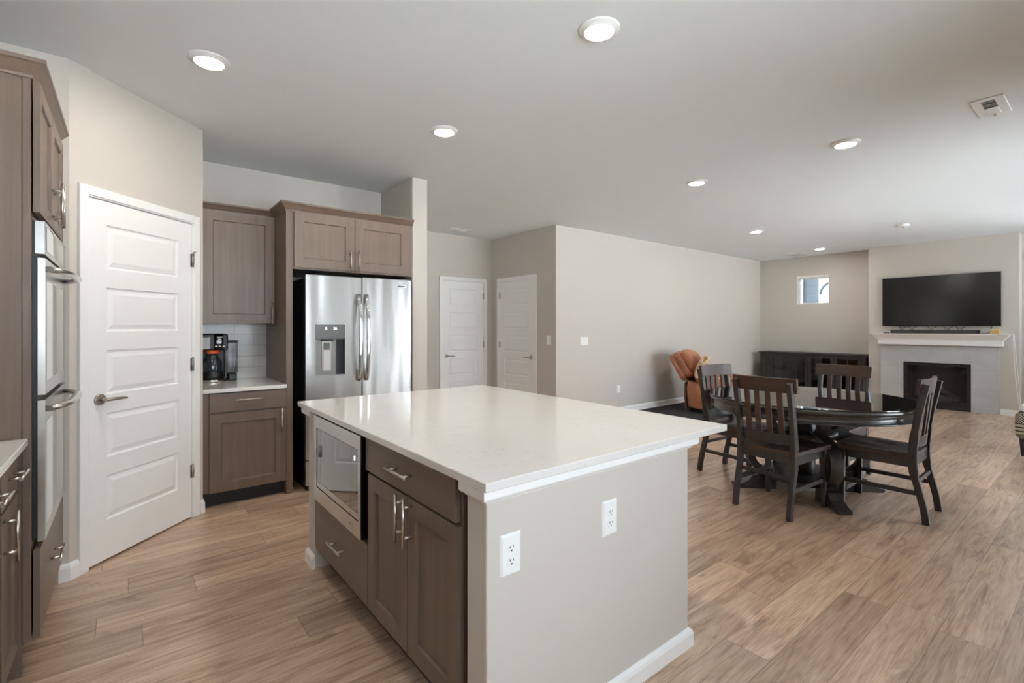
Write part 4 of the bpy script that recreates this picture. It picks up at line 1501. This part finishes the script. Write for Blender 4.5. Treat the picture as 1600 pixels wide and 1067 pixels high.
for (a, b) in ((rx0, rx0 + .20), (rx1 - .20, rx1)):
    yz_prism([(3.30, 0.10), (3.95, 0.06), (4.19, 0.09), (4.215, 0.40), (4.19, 0.50), (4.05, 0.47), (3.85, 0.45), (3.30, 0.46)], a, b, 'side_panel', 'leather', rc, 0.03)
    yz_prism([(3.27, 0.40), (3.60, 0.39), (3.95, 0.40), (4.06, 0.47), (4.10, 0.545), (3.95, 0.565), (3.60, 0.57), (3.30, 0.56)], a - .012, b + .012, 'arm_pad', 'leather', rc, 0.05)
yz_prism([(3.25, 0.28), (4.15, 0.24), (4.15, 0.40), (3.28, 0.45)], rx0 + .2, rx1 - .2, 'seat_cushion', 'leather', rc, 0.05)
yz_prism([(3.20, 0.08), (3.28, 0.08), (3.30, 0.40), (3.22, 0.42)], rx0 + .2, rx1 - .2, 'footrest', 'leather', rc, 0.03)


def yz_pillow(poly, x0, x1, name, mat, parent, low=0.55, pw=3.0):
    """rounded poly section swept in x, shrinking towards both ends"""
    P = smooth_pts([poly[-1]] + poly + [poly[0]], 4)[4:-5]
    cx_ = sum(p[0] for p in P) / len(P)
    cz_ = sum(p[1] for p in P) / len(P)
    mb = MB()
    rings = []
    us = [-1, -.985, -.93, -.83, -.65, -.3, 0, .3, .65, .83, .93, .985, 1]
    for u in us:
        k = low + (1 - low) * max(0, 1 - abs(u) ** pw) ** 0.5
        rings.append([mb.pt(((x0 + x1) / 2 + u * (x1 - x0) / 2, cx_ + (p[0] - cx_) * k, cz_ + (p[1] - cz_) * k)) for p in P])
    n = len(P)
    ar = sum(P[k][0] * P[(k + 1) % n][1] - P[(k + 1) % n][0] * P[k][1] for k in range(n))
    for A, B in zip(rings, rings[1:]):
        for k in range(n):
            q = [A[k], A[(k + 1) % n], B[(k + 1) % n], B[k]]
            mb.face(q if ar > 0 else q[::-1], True)
    mb.face(rings[0][::-1] if ar > 0 else rings[0], True)
    mb.face(rings[-1] if ar > 0 else rings[-1][::-1], True)
    return mb.build(name, mat, parent)


yz_pillow([(4.30, 0.49), (4.21, 0.53), (4.30, 0.70), (4.40, 0.87), (4.45, 0.905), (4.50, 0.87), (4.42, 0.70)], 6.80, 7.50, 'back_shell', 'leather', rc, 0.72, 5)
yz_pillow([(4.22, 0.53), (4.12, 0.58), (4.20, 0.72), (4.30, 0.90), (4.38, 0.94), (4.43, 0.905), (4.36, 0.76)], 6.79, 7.46, 'back_cushion', 'leather', rc, 0.68, 4)
yz_pillow([(4.16, 0.60), (4.10, 0.64), (4.09, 0.78), (4.13, 0.89), (4.22, 0.955), (4.32, 0.965), (4.36, 0.92), (4.26, 0.76)], 6.80, 7.40, 'head_cushion', 'leather', rc, 0.55, 2.4)
yz_prism([(4.00, 0.44), (4.18, 0.50), (4.17, 0.60), (4.08, 0.66), (3.96, 0.56)], rx0 + .2, rx1 - .2, 'lumbar_cushion', 'leather', rc, 0.04)
yz_prism([(4.19, 0.47), (4.30, 0.50), (4.27, 0.53), (4.18, 0.51)], rx0 + .05, rx1 - .05, 'back_bracket', 'leatherd', rc, 0.008)
yz_prism([(4.222, 0.47), (4.245, 0.47), (4.25, 0.25), (4.235, 0.06), (4.21, 0.06), (4.222, 0.25)], rx0 + .02, rx1 - .02, 'back_flap', 'leatherd', rc, 0.004)
MB().box(rx0 + .1, rx1 - .1, 3.40, 4.12, RZ, 0.075).build('base', 'black', rc)
rc.rotation_euler = (0, 0, R(18))
# cushion leaning on the back
pm = MB(Matrix.Translation((6.97, 4.06, 0.72)) @ Matrix.Rotation(R(32), 4, 'Z') @ Matrix.Rotation(R(28), 4, 'X'))
n = 14
gr = {}
for sgn in (1, -1):
    for i in range(n + 1):
        for j in range(n + 1):
            u, v = -1 + 2 * i / n, -1 + 2 * j / n
            e = (max(0, 1 - u * u) * max(0, 1 - v * v)) ** 0.42
            pinch = 1 - 0.10 * (1 - max(abs(u), abs(v)) ** 2) * 0 - 0.07 * (1 - abs(abs(u) - abs(v)))
            key = (sgn if e > 1e-6 else 0, i, j)
            if key not in gr:
                gr[key] = pm.pt((u * 0.22 * (1 + .05 * v * v), sgn * 0.075 * e, v * 0.20 * (1 + .05 * u * u)))
    for i in range(n):
        for j in range(n):
            def K(a, b):
                u, v = -1 + 2 * a / n, -1 + 2 * b / n
                e = (max(0, 1 - u * u) * max(0, 1 - v * v)) ** 0.42
                return gr[(sgn if e > 1e-6 else 0, a, b)]
            q = [K(i, j), K(i + 1, j), K(i + 1, j + 1), K(i, j + 1)]
            pm.face(q if sgn < 0 else q[::-1], True)
tag(pm.build('cushion', 'floral'), 'beige floral cushion leaning on the recliner backrest', 'cushion')

# ------------------------------------------------------------------ patterned ottoman with throw at the right edge
ot = thing('ottoman', 'patterned upholstered seat with black tapered leg at the right edge', 'ottoman', (7.6, 0.25, 0))
MB().box(7.17, 8.05, -0.30, 0.705, 0.18, 0.455).build('body', 'weave', ot, 0.05, 4, smooth=True)
for (x, y) in ((7.23, 0.645), (7.23, -0.2), (7.95, 0.62), (7.95, -0.2)):
    MB().cyl((x + .01, y, 0.0), (x, y, 0.19), 0.018, 0.032, 14).build('leg', 'black', ot)
th = MB().box(7.22, 7.85, 0.10, 0.665, 0.456, 0.53).build('throw_blanket', 'cloth', None, 0.018, 4, smooth=True)
tag(th, 'white folded throw lying on the patterned seat at the right edge', 'blanket')
